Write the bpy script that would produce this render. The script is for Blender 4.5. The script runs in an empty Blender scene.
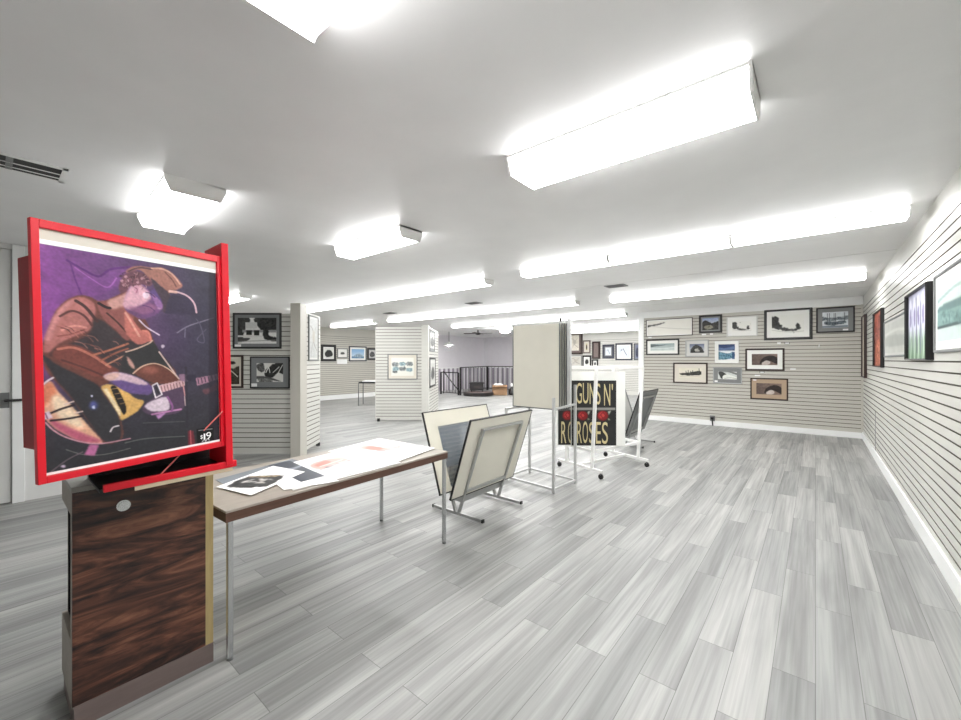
import bpy, math, random
import numpy as np
random.seed(7)
C = bpy.context.scene.collection
F, YAW, CX, CY, H, HC = 407.0, math.radians(39.46), 480.5, 360.0, 1.5, 2.715
cs, sn = math.cos(YAW), math.sin(YAW)

# ------------------------------------------------------------------ camera maths: a line of sight met with a real plane
def ray(px, py):
    u = (px - CX) / F
    return (-sn + u * cs, cs + u * sn, (CY - py) / F)
def on_z(px, py, z=0.0):
    r = ray(px, py); t = (z - H) / r[2]; return (r[0] * t, r[1] * t, z)
def on_x(px, py, x):
    r = ray(px, py); t = x / r[0]; return (r[1] * t, H + r[2] * t)
def on_y(px, py, y):
    r = ray(px, py); t = y / r[1]; return (r[0] * t, H + r[2] * t)
def at_d(px, py, d):
    r = ray(px, py); return (r[0] * d, r[1] * d, H + r[2] * d)
def on_plane(px, py, p, q):
    """vertical plane through p and q (xy): distance along p->q and height"""
    ex, ey = q[0] - p[0], q[1] - p[1]; L = math.hypot(ex, ey); ex /= L; ey /= L
    r = ray(px, py); nx, ny = -ey, ex
    t = (p[0] * nx + p[1] * ny) / (r[0] * nx + r[1] * ny)
    return ((r[0] * t - p[0]) * ex + (r[1] * t - p[1]) * ey, H + r[2] * t)

# ------------------------------------------------------------------ materials
def lin(c):
    c = c / 255.0
    return c / 12.92 if c <= 0.04045 else ((c + 0.055) / 1.055) ** 2.4
def col(r, g, b): return (lin(r), lin(g), lin(b), 1.0)
def mat(name, rgb, rough=0.5, metal=0.0, spec=0.5):
    m = bpy.data.materials.new(name); m.use_nodes = True
    b = m.node_tree.nodes['Principled BSDF']
    b.inputs['Base Color'].default_value = col(*rgb)
    b.inputs['Roughness'].default_value = rough; b.inputs['Metallic'].default_value = metal
    b.inputs['Specular IOR Level'].default_value = spec
    return m
def speckle(m, amount=0.06, scale=40.0, bump=0.0, bscale=60.0, stretch=(1, 1, 1)):
    """small procedural colour variation and bump"""
    nt = m.node_tree; b = nt.nodes['Principled BSDF']; base = list(b.inputs['Base Color'].default_value)
    tc = nt.nodes.new('ShaderNodeTexCoord'); mp = nt.nodes.new('ShaderNodeMapping'); mp.inputs['Scale'].default_value = stretch
    nt.links.new(tc.outputs['Object'], mp.inputs['Vector'])
    n = nt.nodes.new('ShaderNodeTexNoise'); n.inputs['Scale'].default_value = scale; n.inputs['Detail'].default_value = 4
    nt.links.new(mp.outputs[0], n.inputs['Vector'])
    r = nt.nodes.new('ShaderNodeValToRGB')
    r.color_ramp.elements[0].position = 0.3; r.color_ramp.elements[1].position = 0.7
    r.color_ramp.elements[0].color = [max(0, x * (1 - amount)) for x in base[:3]] + [1]
    r.color_ramp.elements[1].color = [min(1, x * (1 + amount)) for x in base[:3]] + [1]
    nt.links.new(n.outputs['Fac'], r.inputs['Fac']); nt.links.new(r.outputs['Color'], b.inputs['Base Color'])
    if bump:
        n2 = nt.nodes.new('ShaderNodeTexNoise'); n2.inputs['Scale'].default_value = bscale; n2.inputs['Detail'].default_value = 3
        nt.links.new(mp.outputs[0], n2.inputs['Vector'])
        bp = nt.nodes.new('ShaderNodeBump'); bp.inputs['Strength'].default_value = bump; bp.inputs['Distance'].default_value = 0.01
        nt.links.new(n2.outputs['Fac'], bp.inputs['Height']); nt.links.new(bp.outputs['Normal'], b.inputs['Normal'])
    return m
def emit(name, rgb, s):
    m = bpy.data.materials.new(name); m.use_nodes = True; nt = m.node_tree; nt.nodes.clear()
    e = nt.nodes.new('ShaderNodeEmission'); e.inputs[0].default_value = rgb + (1,); e.inputs[1].default_value = s
    o = nt.nodes.new('ShaderNodeOutputMaterial'); nt.links.new(e.outputs[0], o.inputs[0]); return m

M = {}
M['ceiling'] = speckle(mat('ceiling_paint', (238, 238, 238), 0.36, spec=0.5), 0.02, 3.0, 0.10, 14.0)
M['slat'] = speckle(mat('slatwall_paint', (194, 191, 182), 0.42), 0.03, 3.0, stretch=(0.6, 0.6, 14))
M['slat_light'] = speckle(mat('slatwall_pale', (206, 205, 199), 0.40), 0.03, 3.0, stretch=(0.6, 0.6, 14))
M['slot'] = mat('slot_shade', (104, 100, 92), 0.8, spec=0.1)  # groove shade put into the colour, darker than the slat paint
M['white'] = speckle(mat('white_paint', (238, 239, 238), 0.45), 0.015, 6.0)
M['wall_grey'] = speckle(mat('grey_wall_paint', (222, 222, 220), 0.55), 0.02, 5.0)
M['lavender'] = speckle(mat('stairwell_paint', (224, 221, 226), 0.6), 0.02, 4.0)
M['trim_grey'] = mat('grey_trim', (190, 187, 178), 0.45)
M['cream'] = speckle(mat('cream_board', (216, 213, 200), 0.5), 0.03, 4.0)
M['cream_white'] = speckle(mat('white_board', (238, 238, 234), 0.5), 0.015, 5.0)
M['black'] = mat('black_paint', (22, 20, 21), 0.4)
M['dark_brown'] = mat('dark_brown_wood', (48, 30, 26), 0.4)
M['chrome'] = mat('chrome_tube', (200, 202, 203), 0.22, 0.9)
M['steel'] = speckle(mat('grey_steel', (176, 177, 176), 0.35, 0.75), 0.04, 20)
M['grey_metal'] = mat('grey_anodised', (120, 122, 122), 0.35, 0.5)
M['white_metal'] = mat('white_enamel', (240, 240, 238), 0.35)
M['rubber'] = mat('black_rubber', (18, 18, 18), 0.6)
M['red'] = speckle(mat('red_gloss_paint', (214, 8, 34), 0.38), 0.04, 12)
M['dark_red'] = speckle(mat('deep_red_paint', (150, 8, 24), 0.5), 0.04, 12)
M['tan'] = speckle(mat('tan_wood_edge', (180, 160, 112), 0.55), 0.08, 10, stretch=(8, 8, 1))
M['pale_strip'] = speckle(mat('pale_wood_strip', (196, 176, 150), 0.5), 0.08, 20)
M['mattan'] = mat('tan_mat_board', (176, 154, 130), 0.7)
M['plinth'] = speckle(mat('grey_brown_plinth', (112, 98, 94), 0.5), 0.08, 8, stretch=(1, 1, 8))
M['slab'] = speckle(mat('grey_laminate_slab', (140, 138, 132), 0.4), 0.05, 12)
M['tabletop'] = speckle(mat('table_laminate', (156, 148, 138), 0.35), 0.07, 6, stretch=(6, 1, 1))
M['apron'] = speckle(mat('brown_table_edge', (84, 58, 46), 0.4), 0.18, 5, stretch=(6, 1, 12))
M['cardboard'] = speckle(mat('cardboard', (142, 112, 84), 0.8), 0.1, 8)
M['silver'] = mat('silver_frame', (176, 178, 178), 0.35, 0.4)
M['pale_frame'] = mat('pale_grey_frame', (206, 206, 202), 0.45)
M['gold'] = None
M['paper'] = mat('white_paper', (240, 240, 240), 0.6)
M['greymat'] = mat('grey_mat_board', (128, 130, 130), 0.7)
M['midmat'] = mat('mid_grey_mat', (124, 126, 128), 0.7)
M['creammat'] = mat('cream_mat_board', (214, 208, 196), 0.7)
M['navy'] = mat('blue_black_frame', (34, 38, 56), 0.4)
M['lens'] = emit('lit_diffuser', (1.0, 0.998, 0.992), 9.0)
M['lens_side'] = emit('lit_diffuser_side', (1.0, 0.998, 0.992), 3.2)
M['strip_lens'] = emit('lit_strip_diffuser', (1.0, 0.998, 0.992), 9.0)
M['strip_side'] = emit('lit_strip_side', (1.0, 0.998, 0.992), 4.0)
M['globe'] = emit('lit_globe', (1.0, 0.99, 0.97), 45.0)
M['added_bulb'] = emit('added_bulb_glow', (1.0, 0.98, 0.96), 420.0)  # glow added to the unlit pendant to brighten the stair corner
M['light_steel'] = speckle(mat('pale_steel', (198, 199, 198), 0.38, 0.35), 0.04, 20)
M['lettering'] = mat('gold_lettering', (206, 192, 146), 0.5)
M['white_ink'] = mat('white_ink', (245, 245, 245), 0.5)
M['pink_rod'] = mat('pale_red_rod', (226, 120, 116), 0.4)

def art_material():
    m = bpy.data.materials.new('printed_paper'); m.use_nodes = True; nt = m.node_tree
    b = nt.nodes['Principled BSDF']; a = nt.nodes.new('ShaderNodeAttribute'); a.attribute_name = 'ink'
    nt.links.new(a.outputs['Color'], b.inputs['Base Color']); b.inputs['Roughness'].default_value = 0.4
    b.inputs['Specular IOR Level'].default_value = 0.3
    return m
M['art'] = art_material()

def floor_material():
    m = bpy.data.materials.new('grey_plank_floor'); m.use_nodes = True; nt = m.node_tree; N = nt.nodes; L = nt.links
    b = N['Principled BSDF']
    tc = N.new('ShaderNodeTexCoord'); sp = N.new('ShaderNodeSeparateXYZ'); L.new(tc.outputs['Object'], sp.inputs[0])
    cb = N.new('ShaderNodeCombineXYZ'); L.new(sp.outputs['Y'], cb.inputs['X']); L.new(sp.outputs['X'], cb.inputs['Y'])
    def brick(c1, c2, mortar, ms):
        k = N.new('ShaderNodeTexBrick'); L.new(cb.outputs[0], k.inputs['Vector'])
        k.offset = 0.37; k.offset_frequency = 2; k.squash = 1.0; k.squash_frequency = 3
        k.inputs['Color1'].default_value = c1; k.inputs['Color2'].default_value = c2; k.inputs['Mortar'].default_value = mortar
        k.inputs['Scale'].default_value = 1.0; k.inputs['Mortar Size'].default_value = ms
        k.inputs['Brick Width'].default_value = 1.22; k.inputs['Row Height'].default_value = 0.163; k.inputs['Mortar Smooth'].default_value = 0.2
        k.inputs['Bias'].default_value = 0.0
        return k
    plank = brick((0.0, 0.0, 0.0, 1), (1, 1, 1, 1), (0.3, 0.3, 0.3, 1), 0.0)       # a random value per plank
    seam = brick((1, 1, 1, 1), (1, 1, 1, 1), (0, 0, 0, 1), 0.0016)
    # grain: noise stretched along the planks, shifted per plank
    sh = N.new('ShaderNodeVectorMath'); sh.operation = 'MULTIPLY_ADD'
    L.new(plank.outputs['Color'], sh.inputs[0]); sh.inputs[1].default_value = (37, 19, 11)
    L.new(tc.outputs['Object'], sh.inputs[2])
    def grain(scale, sx, sy, det, dist=0.0):
        mp = N.new('ShaderNodeMapping'); mp.inputs['Scale'].default_value = (sx, sy, 1); L.new(sh.outputs[0], mp.inputs['Vector'])
        n = N.new('ShaderNodeTexNoise'); n.inputs['Scale'].default_value = scale; n.inputs['Detail'].default_value = det
        n.inputs['Distortion'].default_value = dist
        L.new(mp.outputs[0], n.inputs['Vector']); return n
    g1 = grain(1.0, 7.0, 0.45, 4, 0.5); g2 = grain(1.0, 62.0, 1.3, 6, 0.3); g3 = grain(1.0, 22.0, 0.7, 5, 0.9)
    def ramp(src, p0, c0, p1, c1):
        r = N.new('ShaderNodeValToRGB'); e = r.color_ramp.elements
        e[0].position = p0; e[0].color = c0; e[1].position = p1; e[1].color = c1; L.new(src, r.inputs['Fac']); return r
    base = ramp(plank.outputs['Color'], 0.0, col(152, 153, 151), 1.0, col(172, 172, 169))
    d1 = ramp(g1.outputs['Fac'], 0.33, (0.64, 0.64, 0.645, 1), 0.62, (1.05, 1.05, 1.05, 1))
    d2 = ramp(g2.outputs['Fac'], 0.36, (0.87, 0.87, 0.87, 1), 0.6, (1.03, 1.03, 1.03, 1))
    d3 = ramp(g3.outputs['Fac'], 0.38, (0.89, 0.89, 0.895, 1), 0.58, (1.03, 1.03, 1.03, 1))
    def mul(a, c):
        x = N.new('ShaderNodeMix'); x.data_type = 'RGBA'; x.blend_type = 'MULTIPLY'; x.inputs['Factor'].default_value = 1
        L.new(a, x.inputs['A']); L.new(c, x.inputs['B']); return x.outputs['Result']
    x = mul(mul(mul(base.outputs['Color'], d1.outputs['Color']), d2.outputs['Color']), d3.outputs['Color'])
    s = ramp(seam.outputs['Color'], 0.0, (0.46, 0.46, 0.46, 1), 0.6, (1, 1, 1, 1))
    x = mul(x, s.outputs['Color'])
    L.new(x, b.inputs['Base Color'])
    rr = ramp(g2.outputs['Fac'], 0.3, (0.46, 0.46, 0.46, 1), 0.7, (0.36, 0.36, 0.36, 1))
    L.new(rr.outputs['Color'], b.inputs['Roughness'])
    bp = N.new('ShaderNodeBump'); bp.inputs['Strength'].default_value = 0.12; bp.inputs['Distance'].default_value = 0.004
    L.new(g2.outputs['Fac'], bp.inputs['Height']); L.new(bp.outputs['Normal'], b.inputs['Normal'])
    return m
M['floor'] = floor_material()

def walnut_material():
    m = bpy.data.materials.new('dark_walnut_laminate'); m.use_nodes = True; nt = m.node_tree; N = nt.nodes; L = nt.links
    b = N['Principled BSDF']; tc = N.new('ShaderNodeTexCoord')
    mp = N.new('ShaderNodeMapping'); mp.inputs['Scale'].default_value = (1, 1.1, 8.5); mp.inputs['Rotation'].default_value = (math.radians(-11), 0, 0)
    L.new(tc.outputs['Object'], mp.inputs['Vector'])
    n = N.new('ShaderNodeTexNoise'); n.inputs['Scale'].default_value = 1.7; n.inputs['Detail'].default_value = 9; n.inputs['Distortion'].default_value = 2.0
    n.inputs['Roughness'].default_value = 0.62
    L.new(mp.outputs[0], n.inputs['Vector'])
    r = N.new('ShaderNodeValToRGB'); e = r.color_ramp.elements
    e[0].position = 0.36; e[0].color = col(24, 15, 13); e[1].position = 0.70; e[1].color = col(134, 90, 68)
    k = e.new(0.46); k.color = col(58, 35, 28); k = e.new(0.56); k.color = col(92, 56, 43)
    L.new(n.outputs['Fac'], r.inputs['Fac']); L.new(r.outputs['Color'], b.inputs['Base Color'])
    b.inputs['Roughness'].default_value = 0.33
    return m
M['walnut'] = walnut_material()

# ------------------------------------------------------------------ mesh building
class MB:
    def __init__(s): s.v = []; s.f = []
    def add(s, vs, fs):
        o = len(s.v); s.v += [tuple(p) for p in vs]; s.f += [tuple(i + o for i in f) for f in fs]; return s
    def box(s, a, b):
        x0, y0, z0 = [min(p, q) for p, q in zip(a, b)]; x1, y1, z1 = [max(p, q) for p, q in zip(a, b)]
        return s.add([(x0, y0, z0), (x1, y0, z0), (x1, y1, z0), (x0, y1, z0), (x0, y0, z1), (x1, y0, z1), (x1, y1, z1), (x0, y1, z1)],
                     [(0, 3, 2, 1), (4, 5, 6, 7), (0, 1, 5, 4), (1, 2, 6, 5), (2, 3, 7, 6), (3, 0, 4, 7)])
    def obox(s, o, ex, ey, ez):
        """box from corner o along three edge vectors"""
        P = lambda i, j, k: tuple(o[n] + i * ex[n] + j * ey[n] + k * ez[n] for n in range(3))
        return s.add([P(0, 0, 0), P(1, 0, 0), P(1, 1, 0), P(0, 1, 0), P(0, 0, 1), P(1, 0, 1), P(1, 1, 1), P(0, 1, 1)],
                     [(0, 3, 2, 1), (4, 5, 6, 7), (0, 1, 5, 4), (1, 2, 6, 5), (2, 3, 7, 6), (3, 0, 4, 7)])
    def tube(s, a, b, r, n=10, r2=None, square=False):
        a = np.array(a, float); b = np.array(b, float); d = b - a; d /= np.linalg.norm(d)
        up = np.array((0, 0, 1.0)) if abs(d[2]) < 0.95 else np.array((0, 1.0, 0))
        x = np.cross(up, d); x /= np.linalg.norm(x); y = np.cross(d, x)
        if square: n = 4
        r2 = r if r2 is None else r2; ph = math.pi / 4 if square else 0; k = math.sqrt(2) if square else 1
        vs = []
        for p, rr in ((a, r), (b, r2)):
            for i in range(n):
                t = 2 * math.pi * i / n + ph; vs.append(tuple(p + x * rr * k * math.cos(t) + y * rr * k * math.sin(t)))
        fs = [(i, (i + 1) % n, n + (i + 1) % n, n + i) for i in range(n)] + [tuple(range(n - 1, -1, -1)), tuple(range(n, 2 * n))]
        return s.add(vs, fs)
    def prism(s, poly, axis0, axis1):
        """poly: list of 3D points (one end), moved by axis1-axis0"""
        n = len(poly); d = [axis1[i] - axis0[i] for i in range(3)]
        vs = list(poly) + [tuple(p[i] + d[i] for i in range(3)) for p in poly]
        return s.add(vs, [(i, (i + 1) % n, n + (i + 1) % n, n + i) for i in range(n)] + [tuple(range(n - 1, -1, -1)), tuple(range(n, 2 * n))])
    def lathe(s, c, prof, n=20):
        vs = [(c[0] + r * math.cos(2 * math.pi * i / n), c[1] + r * math.sin(2 * math.pi * i / n), c[2] + z) for r, z in prof for i in range(n)]
        fs = [(k * n + i, k * n + (i + 1) % n, (k + 1) * n + (i + 1) % n, (k + 1) * n + i) for k in range(len(prof) - 1) for i in range(n)]
        fs += [tuple(range(n - 1, -1, -1)), tuple(range((len(prof) - 1) * n, len(prof) * n))]
        return s.add(vs, fs)
    def build(s, name, m, parent=None, bevel=0.0, smooth=False, label=None):
        me = bpy.data.meshes.new(name); off = (0, 0, 0)
        p = parent
        while p is not None:
            off = tuple(off[i] + p.location[i] for i in range(3)); p = p.parent
        me.from_pydata([tuple(v[i] - off[i] for i in range(3)) for v in s.v], [], s.f); me.validate(); me.update()
        import bmesh
        bm = bmesh.new(); bm.from_mesh(me); bmesh.ops.recalc_face_normals(bm, faces=bm.faces); bm.to_mesh(me); bm.free()
        me.materials.append(M[m] if isinstance(m, str) else m)
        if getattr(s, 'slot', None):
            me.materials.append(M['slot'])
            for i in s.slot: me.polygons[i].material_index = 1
        o = bpy.data.objects.new(name, me); C.objects.link(o)
        if parent is not None: o.parent = parent
        if smooth:
            for f in me.polygons: f.use_smooth = True
            me.set_sharp_from_angle(angle=math.radians(40))
        if bevel:
            b = o.modifiers.new('bevel', 'BEVEL'); b.width = bevel; b.segments = 2; b.limit_method = 'ANGLE'
        if label: o['label'] = label
        return o
def thing(name, label, cat, loc=(0, 0, 0), group=None):
    o = bpy.data.objects.new(name, None); o.empty_display_size = 0.1; C.objects.link(o); o.location = loc
    o['label'] = label; o['category'] = cat
    if group: o['group'] = group
    return o
def tag(o, label, cat, group=None):
    o['label'] = label; o['category'] = cat
    if group: o['group'] = group
    return o
def struct(o): o['kind'] = 'structure'; return o
def dup(root, loc, label):
    r = root.copy(); C.objects.link(r); r.location = loc; r['label'] = label
    for ch in list(root.children):
        c = ch.copy(); C.objects.link(c); c.parent = r
        for g in list(ch.children):
            d = g.copy(); C.objects.link(d); d.parent = c
    return r

# ------------------------------------------------------------------ drawing printed pictures (ink per vertex of a fine grid)
def blur(a, s):
    if s <= 0: return a
    k = max(1, int(3 * s)); w = np.exp(-0.5 * (np.arange(-k, k + 1) / s) ** 2); w /= w.sum()
    for ax in (0, 1):
        pad = [(0, 0)] * a.ndim; pad[ax] = (k, k); p = np.pad(a, pad, mode='edge'); out = 0
        for i, wi in enumerate(w):
            sl = [slice(None)] * a.ndim; sl[ax] = slice(i, i + a.shape[ax]); out = out + wi * p[tuple(sl)]
        a = out
    return a
def smooth_loop(p, closed=True, n=6):
    p = [np.array(q, float) for q in p]; N = len(p); out = []
    rng = range(N) if closed else range(N - 1)
    for i in rng:
        g = (lambda j: p[j % N]) if closed else (lambda j: p[min(max(j, 0), N - 1)])
        a, b, c, d = g(i - 1), g(i), g(i + 1), g(i + 2)
        for k in range(n):
            t = k / n; out.append(0.5 * (2 * b + (c - a) * t + (2 * a - 5 * b + 4 * c - d) * t * t + (3 * b - a - 3 * c + d) * t ** 3))
    if not closed: out.append(p[-1])
    return out
class Cv:
    """canvas; points given 0..1 (x right, y down) or through tf()"""
    def __init__(s, w, h, base, tf=None):
        s.w, s.h = w, h; s.a = np.zeros((h, w, 3)) + np.array(base, float); s.tf = tf or (lambda p: p)
        yy, xx = np.mgrid[0:h, 0:w]; s.x = xx / (w - 1); s.y = yy / (h - 1)
    def P(s, pts): return [s.tf(p) for p in pts]
    def mask(s, pts):
        m = np.zeros((s.h, s.w), bool); n = len(pts)
        for i in range(n):
            (x0, y0), (x1, y1) = pts[i], pts[(i + 1) % n]
            if y0 == y1: continue
            c = ((y0 > s.y) != (y1 > s.y)) & (s.x < (x1 - x0) * (s.y - y0) / (y1 - y0) + x0); m ^= c
        return m.astype(float)
    def put(s, m, c, op=1.0): m = (m * op)[..., None]; s.a = s.a * (1 - m) + np.array(c, float) * m; return s
    def poly(s, pts, c, soft=0.6, curve=True, op=1.0):
        p = s.P(pts); p = smooth_loop(p) if curve and len(p) > 3 else p
        return s.put(blur(s.mask(p), soft), c, op)
    def rect(s, x0, y0, x1, y1, c, soft=0.4, op=1.0): return s.poly([(x0, y0), (x1, y0), (x1, y1), (x0, y1)], c, soft, False, op)
    def ell(s, cx, cy, rx, ry, c, soft=0.6, op=1.0):
        return s.poly([(cx + rx * math.cos(t), cy + ry * math.sin(t)) for t in np.linspace(0, 2 * math.pi, 17)[:-1]], c, soft, False, op)
    def line(s, pts, c, wpx=1.0, op=1.0, curve=True):
        p = s.P(pts); p = smooth_loop(p, False) if curve and len(p) > 2 else [np.array(q, float) for q in p]
        d = np.full((s.h, s.w), 1e9)
        X = s.x * (s.w - 1); Y = s.y * (s.h - 1)
        for (x0, y0), (x1, y1) in zip(p[:-1], p[1:]):
            ax, ay, bx, by = x0 * (s.w - 1), y0 * (s.h - 1), x1 * (s.w - 1), y1 * (s.h - 1)
            vx, vy = bx - ax, by - ay; q = vx * vx + vy * vy + 1e-9
            t = np.clip(((X - ax) * vx + (Y - ay) * vy) / q, 0, 1)
            d = np.minimum(d, np.hypot(X - ax - t * vx, Y - ay - t * vy))
        return s.put(np.clip(wpx / 2 + 0.5 - d, 0, 1), c, op)
    def blot(s, pts, c, seed, scale=0.06, thr=0.5, soft=0.7, op=1.0):
        """ragged foliage-like mass inside a polygon"""
        m = blur(s.mask(smooth_loop(s.P(pts))), scale * s.w * 0.5); n = s.noise_field(scale, seed)
        k = (blur(((m * 1.1 + (n - 0.5) * 0.9) > thr).astype(float), soft) * op)[..., None]
        t = (s.noise_field(0.035, seed + 500)[..., None] - 0.5) * 110 + (s.noise_field(0.11, seed + 600)[..., None] - 0.5) * 70
        s.a = s.a * (1 - k) + np.clip(np.array(c, float) + t * (0.5 + 0.5 * (np.mean(c) > 60)), 8, 250) * k; return s
    def noise_field(s, scale, seed):
        r = np.random.RandomState(seed); n = blur(r.rand(s.h, s.w), max(0.5, scale * s.w * 0.35)); return (n - n.min()) / (n.max() - n.min() + 1e-9)
    def noise(s, amt, scale, seed): s.a = np.clip(s.a + (s.noise_field(scale, seed)[..., None] - 0.5) * amt, 0, 255); return s
    def grad(s, c0, c1, y0=0.0, y1=1.0, axis='y', m=None):
        t = np.clip(((s.y if axis == 'y' else s.x) - y0) / (y1 - y0), 0, 1)[..., None]
        g = np.array(c0, float) * (1 - t) + np.array(c1, float) * t
        s.a = g if m is None else s.a * (1 - m[..., None]) + g * m[..., None]; return s
def ink_sheet(name, cv, o, ex, ey, parent, label=None, thick=0.0008, n=None):
    """grid mesh with the drawing as ink; o = top-left corner, ex along the top, ey down the left side"""
    w, h = cv.w, cv.h; a = np.clip(cv.a, 0, 255) / 255.0
    a = np.where(a <= 0.04045, a / 12.92, ((a + 0.055) / 1.055) ** 2.4)
    o = np.array(o, float); ex = np.array(ex, float); ey = np.array(ey, float)
    nn = np.cross(ex, ey); nn = -nn / np.linalg.norm(nn)
    if n is not None and np.dot(nn, np.array(n)) < 0: nn = -nn
    u = cv.x[..., None]; v = cv.y[..., None]; P = o + u * ex + v * ey + nn * thick
    off = np.zeros(3); p = parent
    while p is not None: off = off + np.array(p.location); p = p.parent
    P = (P - off).reshape(-1, 3)
    i = np.arange(h * w).reshape(h, w); q = np.stack([i[:-1, :-1], i[1:, :-1], i[1:, 1:], i[:-1, 1:]], -1).reshape(-1, 4)
    k = len(P); cor = np.array([o, o + ex, o + ex + ey, o + ey]) - off           # thin backing so that the sheet has thickness
    V = np.concatenate([P, cor]); faces = q.tolist() + [[k, k + 1, k + 2, k + 3]]
    e = [i[0, :], i[:, -1], i[-1, ::-1], i[::-1, 0]]
    for s_, ed in enumerate(e): faces.append(list(ed) + [k + (s_ + 1) % 4, k + s_])
    me = bpy.data.meshes.new(name); me.from_pydata(V.tolist(), [], faces); me.update()
    ca = me.color_attributes.new('ink', 'FLOAT_COLOR', 'POINT')
    cc = np.ones((len(V), 4)); cc[:k, :3] = a.reshape(-1, 3); cc[k:, :3] = 0.75
    ca.data.foreach_set('color', cc.ravel().astype(np.float32))
    me.materials.append(M['art']); ob = bpy.data.objects.new(name, me); C.objects.link(ob)
    if parent is not None: ob.parent = parent
    if label: ob['label'] = label
    return ob
def text_shapes(items, o, ex, ey, name, m, parent, lift=0.0012, deep=0.0006):
    """items: (character, x0, y0, x1, y1) in sheet units 0..1, y down; real letter outlines laid on the sheet"""
    b = MB(); o = np.array(o, float); ex = np.array(ex, float); ey = np.array(ey, float); nn = -np.cross(ex, ey); nn /= np.linalg.norm(nn)
    for ch, x0, y0, x1, y1 in items:
        cu = bpy.data.curves.new('glyph', 'FONT'); cu.body = ch; ob = bpy.data.objects.new('glyph', cu); C.objects.link(ob)
        dg = bpy.context.evaluated_depsgraph_get(); me = bpy.data.meshes.new_from_object(ob.evaluated_get(dg))
        vs = np.array([v.co[:] for v in me.vertices]); mn = vs.min(0); mx = vs.max(0)
        u = (vs[:, 0] - mn[0]) / max(1e-6, mx[0] - mn[0]); v = 1 - (vs[:, 1] - mn[1]) / max(1e-6, mx[1] - mn[1])
        P = [o + ex * (x0 + a * (x1 - x0)) + ey * (y0 + c * (y1 - y0)) + nn * lift for a, c in zip(u, v)]
        b.add(P, [tuple(f.vertices) for f in me.polygons])
        bpy.data.objects.remove(ob); bpy.data.curves.remove(cu); bpy.data.meshes.remove(me)
    return b.build(name, m, parent)

# ------------------------------------------------------------------ room shell
XR, YF, XP = 0.70, 10.6, -3.36           # right wall, far slatted wall, its left end
XL, YB = -14.1, 17.5                     # far left wall, back wall of the deep end
PITCH, GH, GD = 0.0762, 0.0115, 0.012
def slat_profile(z0, z1, g_top, g_bot):
    """(depth, z) outline of a slatted face from the bottom up; depth 0 = face, GD = bottom of a groove"""
    out = [(0, z0)]; g = []
    z = g_top
    while z > g_bot: g.append(z); z -= PITCH
    for z in reversed(g):
        if z - GH / 2 > z0 and z + GH / 2 < z1:
            out += [(0, z - GH / 2), (GD, z - GH / 2), (GD, z + GH / 2), (0, z + GH / 2)]       # a sawn slot
    return out + [(0, z1)]
def slat_wall(p, q, z0, z1, g_top, g_bot, thick=0.06, side=1):
    """slatted slab from p to q (xy); its face looks to the left of p->q when side = 1, else to the right"""
    ex, ey = q[0] - p[0], q[1] - p[1]; L = math.hypot(ex, ey); nx, ny = -ey / L * side, ex / L * side
    pr = slat_profile(z0, z1, g_top, g_bot) + [(thick, z1), (thick, z0)]
    poly = [(p[0] - nx * d, p[1] - ny * d, z) for d, z in pr]
    n = len(poly); b = MB(); vs = poly + [(x + ex, y + ey, z) for x, y, z in poly]
    b.add(vs, [(i, (i + 1) % n, n + (i + 1) % n, n + i) for i in range(n)])
    b.slot = [i for i in range(n) if (pr[i][0] == GD or pr[(i + 1) % n][0] == GD)]        # groove faces, darkened in colour to stand in for shade
    return b
b = MB().box((XL - 0.2, -3.2, -0.1), (XR + 0.2, YB + 0.2, 0.0)); struct(b.build('floor', 'floor'))
b = MB().box((XL - 0.2, -3.2, HC), (XR + 0.2, YB + 0.2, HC + 0.1)); struct(b.build('ceiling', 'ceiling'))
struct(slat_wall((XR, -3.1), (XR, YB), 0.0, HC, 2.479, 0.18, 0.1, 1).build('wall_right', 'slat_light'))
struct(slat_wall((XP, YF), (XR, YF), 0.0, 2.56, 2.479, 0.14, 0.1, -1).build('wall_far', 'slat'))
struct(MB().box((XP - 0.06, YF - 0.022, 2.555), (XR, YF + 0.10, HC)).build('trim_1', 'white', bevel=0.004))
struct(MB().box((XP - 0.13, YF - 0.025, 0.0), (XP, YF + 0.12, HC)).build('trim_2', 'white', bevel=0.004))
struct(MB().box((XP, YF - 0.016, 0.0), (XR - 0.016, YF + 0.01, 0.115)).build('baseboard_far', 'white', bevel=0.003))
struct(MB().box((XR - 0.016, -3.1, 0.0), (XR + 0.01, YF - 0.016, 0.135)).build('baseboard_right', 'white', bevel=0.003))
struct(MB().box((XR - 0.03, YF - 0.03, 0.115), (XR, YF, 2.555)).build('trim_3', 'slat'))
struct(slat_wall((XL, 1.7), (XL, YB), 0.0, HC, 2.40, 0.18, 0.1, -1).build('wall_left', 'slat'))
struct(MB().box((XL, 1.7, 0.0), (XL + 0.018, 13.2, 0.17)).build('baseboard_left', 'white'))
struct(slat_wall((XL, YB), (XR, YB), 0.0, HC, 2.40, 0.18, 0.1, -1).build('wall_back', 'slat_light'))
struct(MB().box((XL, -3.2, 0), (XR, -3.1, HC)).build('wall_rear', 'wall_grey'))
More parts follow.
